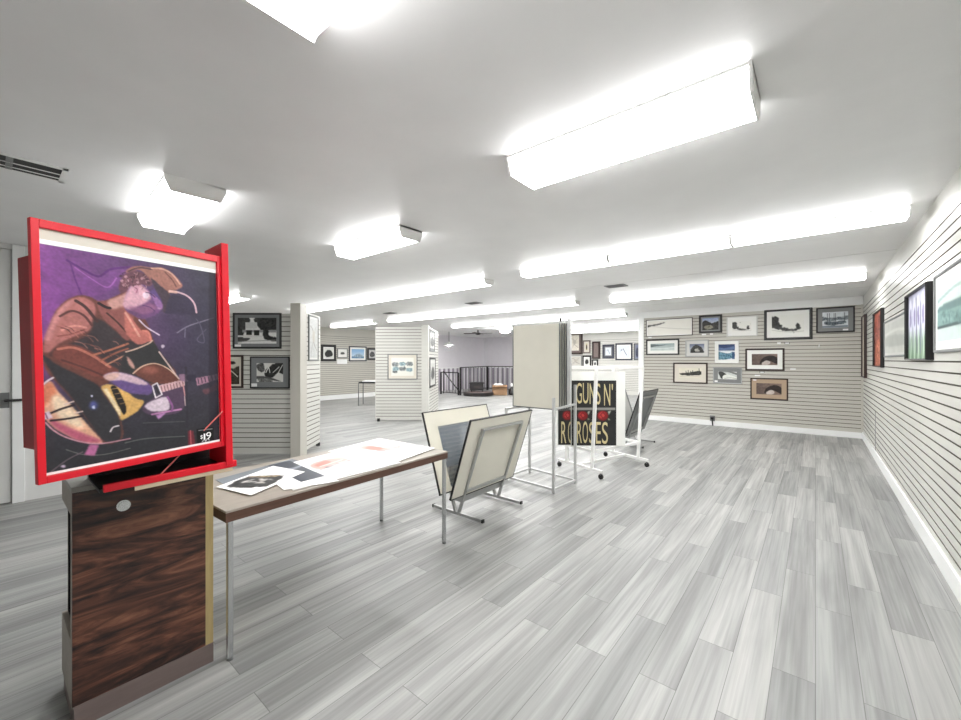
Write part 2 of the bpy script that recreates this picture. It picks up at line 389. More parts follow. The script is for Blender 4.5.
# near left wall with a door, and the return where the room widens behind the red stand
XN = -6.5
struct(MB().box((XN - 0.1, 0.172, 0), (XN, 1.6, HC)).box((XN - 0.1, -3.1, 0), (XN, -0.75, HC)).box((XN - 0.1, -0.75, 2.66), (XN, 0.172, HC)).build('wall_near', 'wall_grey'))
struct(MB().box((XL, 1.6, 0), (XN, 1.7, HC)).build('wall_return', 'wall_grey'))
d = struct(MB().box((XN - 0.06, -0.70, 0.01), (XN - 0.02, 0.168, 2.655)).build('door_1', 'wall_grey'))
t = MB().box((XN - 0.02, 0.172, 0.0), (XN + 0.03, 0.262, 2.71)).box((XN - 0.02, -0.82, 0.0), (XN + 0.03, -0.70, 2.71))
struct(t.build('trim_4', 'white', bevel=0.006))
MB().tube((XN - 0.02, 0.13, 1.08), (XN + 0.05, 0.13, 1.08), 0.014).tube((XN + 0.05, 0.12, 1.08), (XN + 0.05, 0.24, 1.08), 0.013).build('door_handle', 'black', d)
MB().box((XN - 0.021, 0.09, 1.0), (XN - 0.014, 0.155, 1.16)).build('strike_plate', 'grey_metal', d)
# stairwell lining in the deep corner: smooth wall above, boards below
struct(MB().box((XL, 13.4, 1.10), (XL + 0.03, YB, HC)).box((XL, YB - 0.03, 1.10), (-10.4, YB, HC)).build('wall_stairwell', 'lavender'))
b1 = MB(); b2 = MB(); y = 13.4; i = 0
while y < YB - 0.05:
    (b1 if i % 2 else b2).box((XL, y, 0), (XL + (0.03 if i % 2 else 0.045), min(YB, y + 0.16), 1.08)); y += 0.16; i += 1
x = XL + 0.05
while x < -10.4:
    (b1 if i % 2 else b2).box((x, YB - (0.03 if i % 2 else 0.045), 0), (x + 0.16, YB, 1.08)); x += 0.16; i += 1
M['plum'] = mat('plum_grey_boards', (148, 140, 152), 0.6)
struct(b1.build('trim_5', 'plum')); struct(b2.build('trim_6', 'lavender'))
struct(MB().box((XL, 13.4, 1.08), (XL + 0.06, YB, 1.12)).box((XL, YB - 0.06, 1.08), (-10.4, YB, 1.12)).build('trim_7', 'white'))
# ceiling panel seams
M['seam'] = mat('ceiling_seam', (206, 206, 204), 0.6)
for k, (yy, x0, x1) in enumerate([(6.35, -3.4, XR), (9.3, XL, XR), (12.3, XL, -3.5)]):
    struct(MB().box((x0, yy, HC - 0.0015), (x1, yy + 0.010, HC + 0.01)).build('trim_%d' % (8 + k), 'seam'))

# ------------------------------------------------------------------ ceiling lights
def make_light(name, label, cx, cy, L=1.22, w=0.22, h=0.075, group='ceiling light fixtures', strip=False):
    t = thing(name, label, 'ceiling light', (cx, cy, HC), group)
    x0, x1 = cx - L / 2, cx + L / 2
    MB().box((x0, cy - w / 2, HC - 0.014), (x1, cy + w / 2, HC)).build('housing', 'white_metal', t)
    pr = [(-w * 0.5, -0.012), (-w * 0.5, -0.028), (-w * 0.40, -h), (w * 0.40, -h), (w * 0.5, -0.028), (w * 0.5, -0.012)]
    MB().prism([(x0 + 0.012, cy + a, HC + z) for a, z in pr], (x0 + 0.012, 0, 0), (x1 - 0.012, 0, 0)).build('diffuser', 'strip_lens' if strip else 'lens', t)
    for o_ in t.children:
        if o_.name.startswith('diffuser'):
            o_.data.materials.append(M['strip_side' if strip else 'lens_side'])
            for f in o_.data.polygons:
                if abs(f.normal.z) < 0.9: f.material_index = 1        # the sloping sides of the lens pass less light
    pe = [(-w * 0.52, 0), (-w * 0.52, -0.03), (-w * 0.42, -h - 0.006), (w * 0.42, -h - 0.006), (w * 0.52, -0.03), (w * 0.52, 0)]
    for xa, xb in ((x0, x0 + 0.012), (x1 - 0.012, x1)):
        MB().prism([(xa, cy + a, HC + z) for a, z in pe], (xa, 0, 0), (xb, 0, 0)).build('end_plate', 'white_metal', t)
    return t
make_light('ceiling_light', 'large white fluorescent fixture overhead in front, nearest the right wall', -0.81, 2.135, 1.225, 0.32, 0.105)
make_light('ceiling_light', 'bright fluorescent fixture cut by the top edge, nearest of all', -0.75, 0.605, 1.22, 0.29, 0.105)
make_light('ceiling_light', 'wide fluorescent fixture on the ceiling above the red poster stand', -3.785, 0.94, 1.08, 0.34, 0.10).rotation_euler = (0, 0, -.055)      # it hangs a little askew
make_light('ceiling_light', 'single fluorescent fixture above the table, plate with dark hole at its end', -3.415, 2.49, 1.08, 0.26, 0.10)
Ls = [make_light('ceiling_light', '', 0.58 - 0.61, 4.70, strip=True)]
Ls[0]['label'] = 'right-hand fixture of the first long light row, ending at the right wall'
def row(y, xr, n, desc, w=0.22, h=0.075):
    for k in range(n):
        x = xr - 1.22 * (k + 0.5)
        dup(Ls[0], (x, y, HC), desc[k])
row(4.70, -0.64, 1, ['middle fixture of the three in the first long light row by the right wall'])
row(4.70, -1.87, 1, ['left end fixture of the first long light row, above the white rack'])
row(7.86, 0.55, 3, ['fixture beside the right wall in the light row nearest the far picture wall',
                    'middle fixture of three in the light row nearest the far picture wall',
                    'left end fixture of the light row nearest the far picture wall'])
ordn = ['first', 'second', 'third', 'fourth', 'fifth', 'sixth']
row(4.83, -3.80, 5, [ordn[k] + ' fixture from the right in the long light row above the slatted corner partition' for k in range(5)])
row(7.72, -3.77, 5, [ordn[k] + ' fixture from the right in the light row above the picture-hung column partition' for k in range(5)])
row(7.72, -10.6, 2, ['fixture over the small desk, right of the pair past the row gap', 'fixture by the far left wall, left of the pair past the row gap'])
row(3.05, -8.13, 1, ['single fixture half hidden behind the red stand, above the corner partition'])
row(10.45, -3.74, 5, [ordn[k] + ' fixture from the right in the light row just before the stair corner' for k in range(5)])
row(13.5, -3.74, 4, [ordn[k] + ' fixture from the right in the second last light row before the back wall' for k in range(4)])
row(15.7, -3.74, 4, [ordn[k] + ' fixture from the right in the added last light row before the back wall' for k in range(4)])  # row added to brighten the dim stair corner

# ------------------------------------------------------------------ ceiling vents, fan, pendant, globe
t = thing('air_vent', 'white framed ceiling vent with dark slots at the left edge', 'air vent', (-3.83, 0.03, HC))
x0, x1, y0, y1 = -3.98, -3.675, -0.30, 0.335
b = MB()
for a, c in (((x0, y0), (x1, y0 + 0.025)), ((x0, y1 - 0.025), (x1, y1)), ((x0, y0), (x0 + 0.03, y1)), ((x1 - 0.03, y0), (x1, y1))):
    b.box((a[0], a[1], HC - 0.006), (c[0], c[1], HC))
b.build('frame', 'white_metal', t)
MB().box((x0 + 0.03, y0 + 0.025, HC - 0.003), (x1 - 0.03, y1 - 0.025, HC)).build('backing', 'rubber', t)
for xx in (-3.905, -3.82):
    MB().box((xx, y0 + 0.025, HC - 0.0055), (xx + 0.012, y1 - 0.025, HC - 0.003)).build('slat', 'white_metal', t)
MB().box((x0 + 0.03, 0.075, HC - 0.0055), (x1 - 0.03, 0.105, HC - 0.003)).build('divider', 'grey_metal', t)
v0 = thing('air_vent', 'small dark ceiling vent in front of the far picture wall', 'air vent', (-2.52, 6.55, HC), 'small dark ceiling vents')
MB().box((-2.68, 6.44, HC - 0.012), (-2.36, 6.66, HC)).build('frame', 'grey_metal', v0)
for k in range(3): MB().box((-2.65, 6.46 + k * 0.066, HC - 0.016), (-2.39, 6.50 + k * 0.066, HC - 0.011)).build('slot', 'black', v0)
dup(v0, (-5.62, 6.60, HC), 'small dark ceiling vent over the tall panel rack')
dup(v0, (-8.5, 6.64, HC), 'small dark ceiling vent in front of the column partition')
p = at_d(478, 331, 16.5)
t = thing('ceiling_fan', 'dark ceiling fan in the far stair corner', 'fan', (p[0], p[1], HC))
MB().tube((p[0], p[1], HC), (p[0], p[1], HC - 0.10), 0.03).build('rod', 'black', t)
MB().lathe((p[0], p[1], HC - 0.2), [(0.02, 0), (0.10, 0.02), (0.11, 0.07), (0.05, 0.10)]).build('motor', 'black', t, smooth=True)
for k in range(4):
    a = 0.4 + k * math.pi / 2; e = (math.cos(a), math.sin(a)); nrm = (-e[1], e[0])
    MB().obox((p[0] + e[0] * .1 - nrm[0] * .06, p[1] + e[1] * .1 - nrm[1] * .06, HC - 0.15), (e[0] * .5, e[1] * .5, 0), (nrm[0] * .12, nrm[1] * .12, 0.02), (0, 0, 0.008)).build('blade', 'dark_brown', t)
p = at_d(449, 345, 17.5)
t = thing('pendant_lamp', 'small white cone pendant lamp hanging by the stair corner', 'lamp', (p[0], p[1], HC))
MB().tube((p[0], p[1], HC), (p[0], p[1], p[2] + 0.12), 0.012).build('cord', 'grey_metal', t)
MB().lathe((p[0], p[1], p[2] - 0.05), [(0.02, 0), (0.055, 0.02), (0.06, 0.05), (0.03, 0.09)], 16).build('added_bulb', 'added_bulb', t, smooth=True)  # added light source inside the shade
MB().lathe((p[0], p[1], p[2] - 0.02), [(0.24, 0), (0.235, 0.015), (0.05, 0.11), (0.03, 0.16)], 24).build('shade', 'white_metal', t, smooth=True)
p = at_d(505, 331, 15.5)
t = thing('globe_light', 'short white globe light on the ceiling left of the tall panel rack', 'ceiling light', (p[0], p[1], HC))
MB().lathe((p[0], p[1], HC - 0.02), [(0.10, 0), (0.10, 0.02)]).build('base', 'white_metal', t)
MB().lathe((p[0], p[1], p[2] - 0.08), [(0.05, 0), (0.16, 0.03), (0.20, 0.09), (0.17, 0.16), (0.10, HC - 0.02 - p[2] + 0.08)], 24).build('globe', 'globe', t, smooth=True)

# ------------------------------------------------------------------ framed prints
def framed(name, label, o, r, n, w, h, fw, fm, mw, mm, cv, depth=0.025, cat='framed picture', group=None, mwb=None, mark=None):
    """o: lower-left corner on the wall (3D), r: unit vector to the right, n: unit normal out of the wall"""
    up = np.array((0, 0, 1.0)); o = np.array(o, float); r = np.array(r, float); n = np.array(n, float)
    ctr = o + r * w / 2 + up * h / 2
    t = thing(name, label, cat, tuple(o + r * w / 2), group)
    Q = lambda a, c, d: tuple(o + r * a + up * c + n * d)
    b = MB()
    out = [(0, 0), (w, 0), (w, h), (0, h)]; f2 = fw
    inn = [(f2, f2), (w - f2, f2), (w - f2, h - f2), (f2, h - f2)]
    mid = [(f2 * .35, f2 * .35), (w - f2 * .35, f2 * .35), (w - f2 * .35, h - f2 * .35), (f2 * .35, h - f2 * .35)]
    vs = [Q(*p, 0.001) for p in out] + [Q(*p, depth * .8) for p in out] + [Q(*p, depth) for p in mid] + [Q(*p, depth * .85) for p in inn] + [Q(*p, depth * .35) for p in inn]
    fs = [(3, 2, 1, 0)]
    for k in range(4):
        for i in range(4): fs.append((k * 4 + i, k * 4 + (i + 1) % 4, k * 4 + 4 + (i + 1) % 4, k * 4 + 4 + i))
    b.add(vs, fs).build('frame', fm, t)
    mwb = mw if mwb is None else mwb
    iw, ih = w - 2 * fw, h - 2 * fw
    if mw > 0:
        MB().obox(Q(fw, fw, depth * .30), tuple(r * iw), tuple(up * ih), tuple(n * depth * .2)).build('mat_board', mm, t)
    a0, a1, c0, c1 = fw + mw, w - fw - mw, fw + mwb, h - fw - mw
    ink_sheet('print', cv, Q(a0, c1, depth * .5 if mw > 0 else depth * .4), tuple(r * (a1 - a0)), tuple(-up * (c1 - c0)), t, n=n)
    if mark:   # small white sticker in a corner: (x from left, y from bottom, w, h)
        MB().obox(Q(mark[0], mark[1], depth * .5), tuple(r * mark[2]), tuple(up * mark[3]), tuple(n * 0.003)).build('sticker', 'paper', t)
    return t

def art_line_shore(w=70, h=28):
    c = Cv(w, h, (232, 230, 222)); c.noise(8, .1, 1)
    c.poly([(0, .30), (.2, .24), (.42, .12), (.40, .17), (.25, .30), (.1, .36), (0, .42)], (60, 60, 58)); c.line([(.1, .36), (.5, .55), (1, .68)], (200, 198, 190), 1); return c
def art_blue_hills(w=50, h=40):
    c = Cv(w, h, (96, 104, 128)); c.grad((150, 165, 200), (190, 195, 205), 0, .5)
    c.blot([(0, .35), (.25, .2), (.6, .45), (1, .3), (1, 1), (0, 1)], (46, 46, 44), 3, .08); c.blot([(.1, .7), (.5, .6), (.7, .8), (.3, .95)], (130, 128, 112), 4, .06); c.noise(40, .05, 5); return c
def art_shore_tree(w=70, h=46):
    c = Cv(w, h, (236, 236, 230)); c.noise(8, .2, 2)
    c.blot([(.0, .12), (.2, .08), (.24, .45), (.35, .62), (.22, .7), (.04, .66)], (52, 52, 50), 6, .07, .45)
    c.blot([(.2, .6), (.45, .72), (.75, .76), (.9, .66), (.93, .74), (.7, .88), (.4, .84), (.2, .72)], (70, 70, 68), 7, .05, .45)
    c.blot([(.78, .5), (.85, .5), (.86, .74), (.76, .74)], (40, 40, 40), 8, .04, .4); c.line([(0, .8), (.5, .93), (1, .9)], (190, 190, 186), 1.2); return c
def art_grey_sea(w=60, h=24):
    c = Cv(w, h, (176, 188, 186)); c.grad((150, 166, 166), (200, 208, 204), 0, 1)
    c.poly([(0, .1), (.45, .2), (.7, .12), (.5, .3), (.2, .4), (0, .5)], (92, 102, 104)); c.line([(0, .62), (.5, .7), (1, .58)], (228, 232, 230), 1.5); c.noise(20, .1, 9); return c
def art_arch_cloud(w=44, h=36):
    c = Cv(w, h, (130, 138, 150)); c.grad((96, 106, 130), (190, 194, 200), 0, .7)
    c.blot([(.1, .75), (.2, .35), (.5, .1), (.8, .4), (.95, .8), (.9, 1), (.1, 1)], (58, 58, 58), 11, .08, .45); c.blot([(.35, .6), (.55, .5), (.7, .8), (.4, .85)], (150, 148, 140), 12, .07, .5); return c
def art_blue_bay(w=44, h=52):
    c = Cv(w, h, (232, 236, 238)); c.rect(0, 0, 1, .40, (44, 62, 104)); c.poly([(0, .2), (.4, .24), (1, .14), (1, .34), (0, .36)], (92, 112, 150))
    c.rect(.0, .40, 1, .47, (210, 218, 226)); c.rect(.0, .47, .12, 1, (84, 118, 136)); c.blot([(.1, .5), (.5, .6), (.9, .5), (1, .8), (.6, .95), (.1, .95)], (90, 130, 150), 13, .09, .62)
    c.rect(.82, .5, 1, .95, (40, 70, 110), op=.8); c.noise(22, .06, 14); return c
def art_ships(w=64, h=40):
    c = Cv(w, h, (222, 216, 200)); c.noise(10, .2, 3)
    c.blot([(.08, .55), (.3, .5), (.55, .42), (.95, .28), (.97, .62), (.6, .72), (.2, .7)], (58, 58, 54), 15, .06, .5)
    for x, y in ((.32, .3), (.42, .2), (.52, .3), (.62, .22), (.9, .02)): c.line([(x, y), (x + .01, .6)], (62, 62, 60), 1.6)
    c.poly([(.02, .5), (.12, .62), (.2, .72), (.08, .68)], (80, 78, 70)); c.line([(.05, .85), (.5, .8), (.95, .86)], (178, 172, 156), 1.2); return c
def art_wave(w=56, h=34):
    c = Cv(w, h, (206, 210, 206)); c.poly([(.02, .1), (.2, 0), (.42, .3), (.45, .75), (.2, .95), (.1, .6)], (66, 68, 66)); c.poly([(.2, .05), (.6, .1), (1, .4), (1, .2), (.7, 0)], (118, 120, 118))
    c.poly([(.3, .5), (.6, .4), (1, .75), (1, 1), (.3, 1)], (228, 230, 224)); c.line([(.35, .9), (.7, .8), (1, .92)], (120, 122, 118), 1.5); c.noise(30, .05, 16); return c
def art_harbour(w=64, h=44):
    c = Cv(w, h, (206, 212, 216)); c.noise(26, .1, 17); c.blot([(.0, .3), (.3, .36), (.7, .34), (1, .28), (1, .5), (0, .52)], (108, 116, 122), 18, .05, .5)
    for x in (.2, .28, .46, .52, .86): c.line([(x, .08), (x, .6)], (70, 76, 82), 1.3)
    c.blot([(.1, .58), (.5, .62), (.8, .55), (.95, .7), (.5, .86), (.1, .8)], (88, 98, 106), 19, .05, .6); c.rect(0, .88, 1, 1, (120, 130, 140)); return c
def art_sepia(w=60, h=32, s=20):
    c = Cv(w, h, (104, 88, 80)); c.grad((92, 78, 72), (130, 110, 100), 0, 1, 'x'); c.poly([(.32, .9), (.4, .45), (.58, .22), (.8, .15), (1, .4), (1, .9), (.7, .62), (.55, .7)], (44, 36, 34))
    c.poly([(.4, .82), (.58, .58), (.72, .72), (.66, .95), (.44, .98)], (196, 186, 178)); c.noise(36, .07, s); return c
def art_tan_tower(w=16, h=60):
    c = Cv(w, h, (214, 206, 190)); c.noise(16, .2, 21); return c
def art_rust(w=30, h=60):
    c = Cv(w, h, (140, 66, 48)); c.grad((156, 80, 60), (124, 54, 42), 0, 1); c.blot([(.1, .2), (.8, .1), (.9, .6), (.3, .8)], (120, 56, 46), 22, .2, .5); c.blot([(.2, .6), (.7, .5), (.8, .95), (.2, .95)], (166, 92, 68), 23, .15, .6); c.noise(30, .1, 24); return c
def art_pale(w=60, h=24):
    c = Cv(w, h, (196, 198, 192)); c.poly([(0, .5), (.4, .4), (1, .55), (1, .8), (0, .75)], (172, 176, 170)); c.line([(0, .35), (.6, .28), (1, .36)], (216, 218, 212), 2); c.noise(18, .1, 25); return c
def art_iris(w=64, h=44):
    c = Cv(w, h, (150, 150, 178)); c.grad((176, 176, 200), (120, 150, 120), .45, .95); c.noise(46, .12, 26)
    for x in (.12, .32, .5, .72, .9):
        c.poly([(x - .06, .55), (x - .10, .25), (x - .02, .05), (x + .06, .2), (x + .07, .5), (x, .7)], (222, 222, 236)); c.poly([(x - .02, .5), (x - .04, .3), (x + .02, .22), (x + .04, .45)], (120, 112, 160))
        c.line([(x, .6), (x + .02, .8), (x - .01, 1)], (200, 220, 200), 2.5); c.line([(x + .06, .7), (x + .1, 1)], (86, 128, 92), 2.5)
    c.line([(.4, .1), (.44, .9)], (70, 76, 96), 2); c.line([(.62, .2), (.6, .9)], (96, 104, 130), 2); return c
def art_teal(w=64, h=40):
    c = Cv(w, h, (206, 222, 218)); c.poly([(.0, .42), (.4, .36), (1, .40), (1, .52), (0, .5)], (88, 122, 120)); c.poly([(.0, .5), (.5, .5), (1, .5), (1, .74), (0, .74)], (128, 164, 158)); c.rect(0, .72, 1, .79, (62, 84, 86))
    c.line([(0, .3), (.5, .16), (1, .22)], (148, 176, 172), 2.2); c.blot([(.1, .5), (.5, .55), (.9, .5), (.9, .7), (.2, .7)], (96, 132, 128), 27, .08, .55); c.noise(20, .08, 28); return c
def art_street(w=90, h=62):
    c = Cv(w, h, (226, 226, 224)); c.blot([(0, .0), (.3, .02), (.28, .25), (.2, .4), (.12, .8), (0, .9)], (54, 54, 54), 30, .05, .5); c.blot([(.45, 0), (1, 0), (1, .5), (.85, .45), (.75, .6), (.62, .5), (.5, .25)], (46, 46, 46), 31, .05, .48)
    c.rect(.2, .18, .5, .42, (206, 206, 204)); c.rect(.12, .46, 1, .56, (150, 150, 150)); c.rect(.22, .48, .36, .66, (42, 42, 42)); c.rect(.42, .48, .56, .68, (40, 40, 40))
    c.blot([(.68, .4), (.78, .4), (.8, .7), (1, .78), (1, .9), (.7, .78)], (44, 44, 44), 32, .04, .45); c.rect(0, .68, .62, .74, (216, 216, 214)); c.poly([(0, .8), (.3, .78), (.25, .88), (0, .95)], (70, 70, 70)); c.line([(0, .92), (1, .86)], (150, 150, 148), 1.5); c.noise(20, .03, 33); return c
def art_ruin(w=84, h=54):
    c = Cv(w, h, (216, 216, 212)); c.blot([(0, .1), (.25, 0), (.3, .4), (.1, .45)], (90, 90, 90), 34, .05, .5); c.blot([(.3, .5), (.5, .2), (.75, 0), (1, .05), (1, .55), (.8, .5), (.6, .75), (.4, .75)], (54, 54, 54), 35, .06, .5)
    c.line([(.35, .5), (.45, .25), (.5, .5)], (240, 240, 236), 2.4); c.line([(.62, .5), (.85, .2)], (230, 230, 226), 2); c.line([(.78, .6), (.98, .1)], (226, 226, 222), 2)
    c.poly([(0, .7), (.4, .72), (.8, .9), (.9, .98), (.3, .85), (0, .84)], (84, 84, 84)); c.blot([(.1, .8), (.5, .82), (.6, 1), (.1, 1)], (120, 120, 118), 36, .05, .6); return c
def art_rider(w=40, h=58):
    c = Cv(w, h, (206, 202, 188)); c.blot([(0, .4), (.3, .3), (.7, .4), (1, .3), (1, 1), (0, 1)], (58, 52, 42), 37, .1, .45); c.poly([(.3, .12), (.7, .1), (.78, .2), (.3, .22)], (46, 44, 42)); c.line([(.1, .5), (.5, .45), (.9, .7)], (226, 222, 208), 2); c.line([(.2, .9), (.55, .5)], (200, 196, 180), 2.5); return c
def art_map(w=40, h=56, base=(222, 216, 204)):
    c = Cv(w, h, base); c.noise(30, .06, 38); c.line([(.1, .2), (.4, .3), (.5, .6), (.9, .8)], (128, 122, 116), 1.2); c.line([(.2, .85), (.5, .5), (.8, .2)], (150, 146, 140), 1); c.ell(.5, .45, .2, .16, (184, 178, 166), op=.7); return c
def art_dense(seed, base=(196, 196, 192), dark=(70, 70, 70), w=40, h=36):
    c = Cv(w, h, base); c.blot([(.1, .5), (.4, .2), (.8, .3), (.95, .7), (.5, .9), (.15, .8)], dark, seed, .09, .5); c.noise(24, .06, seed + 1); return c
def art_blue_sky(w=50, h=36):
    c = Cv(w, h, (150, 188, 222)); c.grad((128, 172, 216), (196, 216, 232), 0, .8); c.rect(0, .8, 1, 1, (96, 130, 160)); c.blot([(.3, .6), (.7, .5), (.9, .85), (.2, .85)], (140, 160, 178), 41, .08, .55); return c
def art_sketch(w=60, h=44):
    c = Cv(w, h, (226, 226, 218)); 
    for k, (x, y) in enumerate(((.18, .36), (.5, .34), (.82, .34), (.2, .62), (.5, .62), (.8, .66))): c.blot([(x - .12, y - .1), (x + .12, y - .1), (x + .12, y + .1), (x - .12, y + .1)], (150, 172, 178) if k % 2 else (130, 136, 136), 50 + k, .05, .62)
    c.blot([(.08, .74), (.25, .72), (.25, .84), (.08, .84)], (96, 100, 100), 57, .05, .55); return c
def art_figure(w=44, h=44):
    c = Cv(w, h, (206, 212, 220)); c.noise(14, .1, 43); c.line([(.45, .25), (.6, .55), (.75, .8)], (76, 84, 98), 2.4); c.line([(.2, .45), (.45, .3)], (130, 138, 148), 1.4); c.ell(.3, .35, .06, .05, (120, 128, 140)); return c

# far slatted wall (y = YF, looking down -y): x and z extents
def far(label, x0, x1, z0, z1, fw, fm, mw, mm, cv, depth=0.025, **k):
    framed('framed_print', label, (x0, YF, z0), (1, 0, 0), (0, -1, 0), x1 - x0, z1 - z0, fw, fm, mw, mm, cv, depth, group='framed pictures on the far slatted wall', **k)
far('long cream print with a dark brushed shoreline, upper left of far wall', -3.30, -2.237, 2.085, 2.505, .014, 'dark_brown', .02, 'cream_white', art_line_shore())
far('small black-framed print of dark hills under blue sky', -2.104, -1.632, 2.12, 2.535, .042, 'black', .03, 'greymat', art_blue_hills())
far('pale-framed small shoreline print, left of the largest black frame', -1.545, -.967, 2.02, 2.465, .02, 'pale_frame', .09, 'cream_white', art_shore_tree(50, 34), mark=(.04, .03, .06, .03))
far('black-framed wide print of a grey-green sea below the long print', -3.30, -2.53, 1.625, 2.012, .032, 'black', .075, 'cream_white', art_grey_sea())
far('grey-framed print of a dark rounded hill under cloud', -2.393, -1.903, 1.577, 1.965, .02, 'silver', .07, 'pale_frame', art_arch_cloud())
far('white-framed upright print with a deep blue sky band', -1.776, -1.311, 1.432, 1.925, .022, 'white_metal', .05, 'cream_white', art_blue_bay())
far('lowest left print of dark ships in a dark red-brown frame', -2.664, -1.925, .945, 1.435, .032, 'dark_brown', .095, 'creammat', art_ships())
far('silver-framed grey-matted wave print under the blue print', -1.812, -1.251, .97, 1.335, .018, 'silver', .08, 'greymat', art_wave(), mark=(.03, .03, .06, .035))
far('largest picture on the far wall, wide black frame, tree on a pale shore', -.851, -.046, 1.92, 2.57, .05, 'black', .085, 'cream_white', art_shore_tree())
far('black-framed grey-matted harbour print at the far wall right end', .009, .583, 2.04, 2.54, .026, 'black', .07, 'greymat', art_harbour(), mark=(.40, .035, .08, .03))
far('dark-framed print with wide white mat around a dark sepia scene', -1.19, -.499, 1.272, 1.748, .034, 'dark_brown', .085, 'cream_white', art_sepia())
far('lowest tan-matted sepia picture on the far wall', -1.097, -.44, .655, 1.112, .024, 'dark_brown', .085, 'mattan', art_sepia(s=44), mark=(.05, .40, .06, .025))
# price cards on the far wall
def card(label, px, py, w=0.07, h=0.035, dark=False):
    x, z = on_y(px, py, YF)
    b = MB().box((x - w / 2, YF - 0.006, z - h / 2), (x + w / 2, YF + 0.001, z + h / 2))
    o = b.build('price_card', 'black' if dark else 'paper'); tag(o, label, 'price card', 'price cards on the far wall')
    if dark: MB().box((x - w / 2 + .008, YF - 0.0075, z - h / 2 + .007), (x + w / 2 - .008, YF - 0.005, z + h / 2 - .007)).build('card_face', 'paper', o)
card('white card below the small dark hills print, left of two', 704, 334.5, .09)
card('white card below the small dark hills print, right of two', 711.5, 334, .06)
card('white card under the left end of the long cream print', 650, 337.5, .08, .03)
card('white card below the largest black frame, left of the black-rimmed one', 779, 343.2, .06)
card('black-rimmed card below the largest black frame', 787.2, 343.2, .085, .04, True)
card('black-rimmed card below the white-matted sepia scene', 762, 372.2, .085, .035, True)
card('white card at lower right of the white-matted sepia scene', 793, 369, .09, .03)
card('white card above the lowest tan-matted picture', 757.5, 375.5, .10, .025)
# plug-in adaptor at the far baseboard
x, z = on_y(712.5, 420, YF)
t = thing('wall_plug', 'dark plug hanging at the far wall baseboard', 'plug', (x, YF, z))
MB().box((x - .05, YF - .02, z - .02), (x + .05, YF + .001, z + .10)).build('outlet_plate', 'grey_metal', t)
MB().box((x - .03, YF - .06, z + .02), (x + .03, YF - .02, z + .07)).tube((x, YF - .04, z + .02), (x + .01, YF - .03, z - .12), .012).build('plug_body', 'black', t)
x, z = on_y(740 + 518 / 6.546, 300 + 300 / 6.546, YF)
tag(MB().tube((x, YF - .03, z - .02), (x, YF + .002, z), .012).tube((x, YF - .03, z - .02), (x, YF - .035, z + .03), .01).build('wall_hook', 'white_metal'), 'bare white hook on the slats below the harbour print', 'hook')

# right slatted wall (x = XR, looking down -x; right as seen is -y... towards the viewer)
def right(label, y_far, y_near, z0, z1, fw, fm, mw, mm, cv, depth):
    return framed('framed_print', label, (XR, y_far, z0), (0, -1, 0), (-1, 0, 0), y_far - y_near, z1 - z0, fw, fm, mw, mm, cv, depth, group='pictures on the right slatted wall')
right('narrow pale picture with a dark brown side, right wall by the far corner', 10.42, 9.85, 1.18, 2.31, .02, 'dark_brown', 0.05, 'creammat', art_tan_tower(), .042)
right('rust-red canvas with dark edges on the right wall', 8.45, 7.50, 1.40, 2.19, .014, 'black', 0, None, art_rust(), .042)
right('low pale grey thin-framed picture between rust and iris canvases', 7.38, 5.75, 1.535, 1.985, .02, 'greymat', .03, 'pale_frame', art_pale(), .02)
right('canvas of violet irises with thick black sides on the right wall', 5.56, 4.60, 1.50, 2.105, .012, 'black', 0, None, art_iris(), .048)
right('teal and white landscape in a thin dark frame, nearest on right wall', 4.50, 3.25, 1.553, 2.122, .02, 'greymat', .06, 'cream_white', art_teal(), .022)
struct(MB().box((XR - .004, 8.52, 0.135), (XR + .002, 8.55, 0.72)).build('trim_20', 'greymat'))

# ------------------------------------------------------------------ freestanding slatted partitions
def slat_panel(name, p, q, z0, z1, gt, thick, side, m, parent):
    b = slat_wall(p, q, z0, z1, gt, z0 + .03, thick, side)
    ex, ey = q[0] - p[0], q[1] - p[1]; L = math.hypot(ex, ey); nx, ny = -ey / L * side, ex / L * side
    for a in (p, q):   # closing ends
        e = (ex / L * (.012 if a is q else -.012), ey / L * (.012 if a is q else -.012), 0)
        b.obox((a[0], a[1], z0), e, (-nx * thick, -ny * thick, 0), (0, 0, z1 - z0))
    return b.build(name, m, parent)
iR = np.array((cs, sn, 0)); iF = np.array((-sn, cs, 0))                # across and along the view
P1a = at_d(292, 360, 6.43); P1z = 2.232
P1b = np.array(P1a) - iR * 1.45
P1c = at_d(300.5, 360, 6.27); P1d = at_d(320, 360, 7.15)
t1 = thing('slatwall_partition', 'slatted corner partition just right of the red poster stand', 'display partition', (P1a[0], P1a[1], 0), 'freestanding slatted partitions')
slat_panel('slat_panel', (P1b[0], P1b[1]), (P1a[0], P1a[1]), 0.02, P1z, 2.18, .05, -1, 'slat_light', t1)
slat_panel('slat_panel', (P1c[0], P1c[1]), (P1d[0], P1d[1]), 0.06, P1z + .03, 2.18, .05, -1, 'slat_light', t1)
o = at_d(290.2, 360, 6.22)
MB().obox((o[0], o[1], 0.0), tuple(iR * .155), tuple(iF * .24), (0, 0, 2.372)).build('corner_post', 'trim_grey', t1, bevel=.004)
MB().obox((P1d[0] - .03, P1d[1] - .06, 0), (.05, 0, 0), (0, .05, 0), (0, 0, .06)).build('foot', 'rubber', t1)
P2a = at_d(421.5, 360, 10.0); P2b = at_d(375.8, 360, 10.0); P2c = at_d(428.5, 360, 9.95); P2d = at_d(438.3, 360, 11.7)
t2 = thing('slatwall_partition', 'slatted column partition with a pale sketch, mid-left of the room', 'display partition', (P2a[0], P2a[1], 0), 'freestanding slatted partitions')
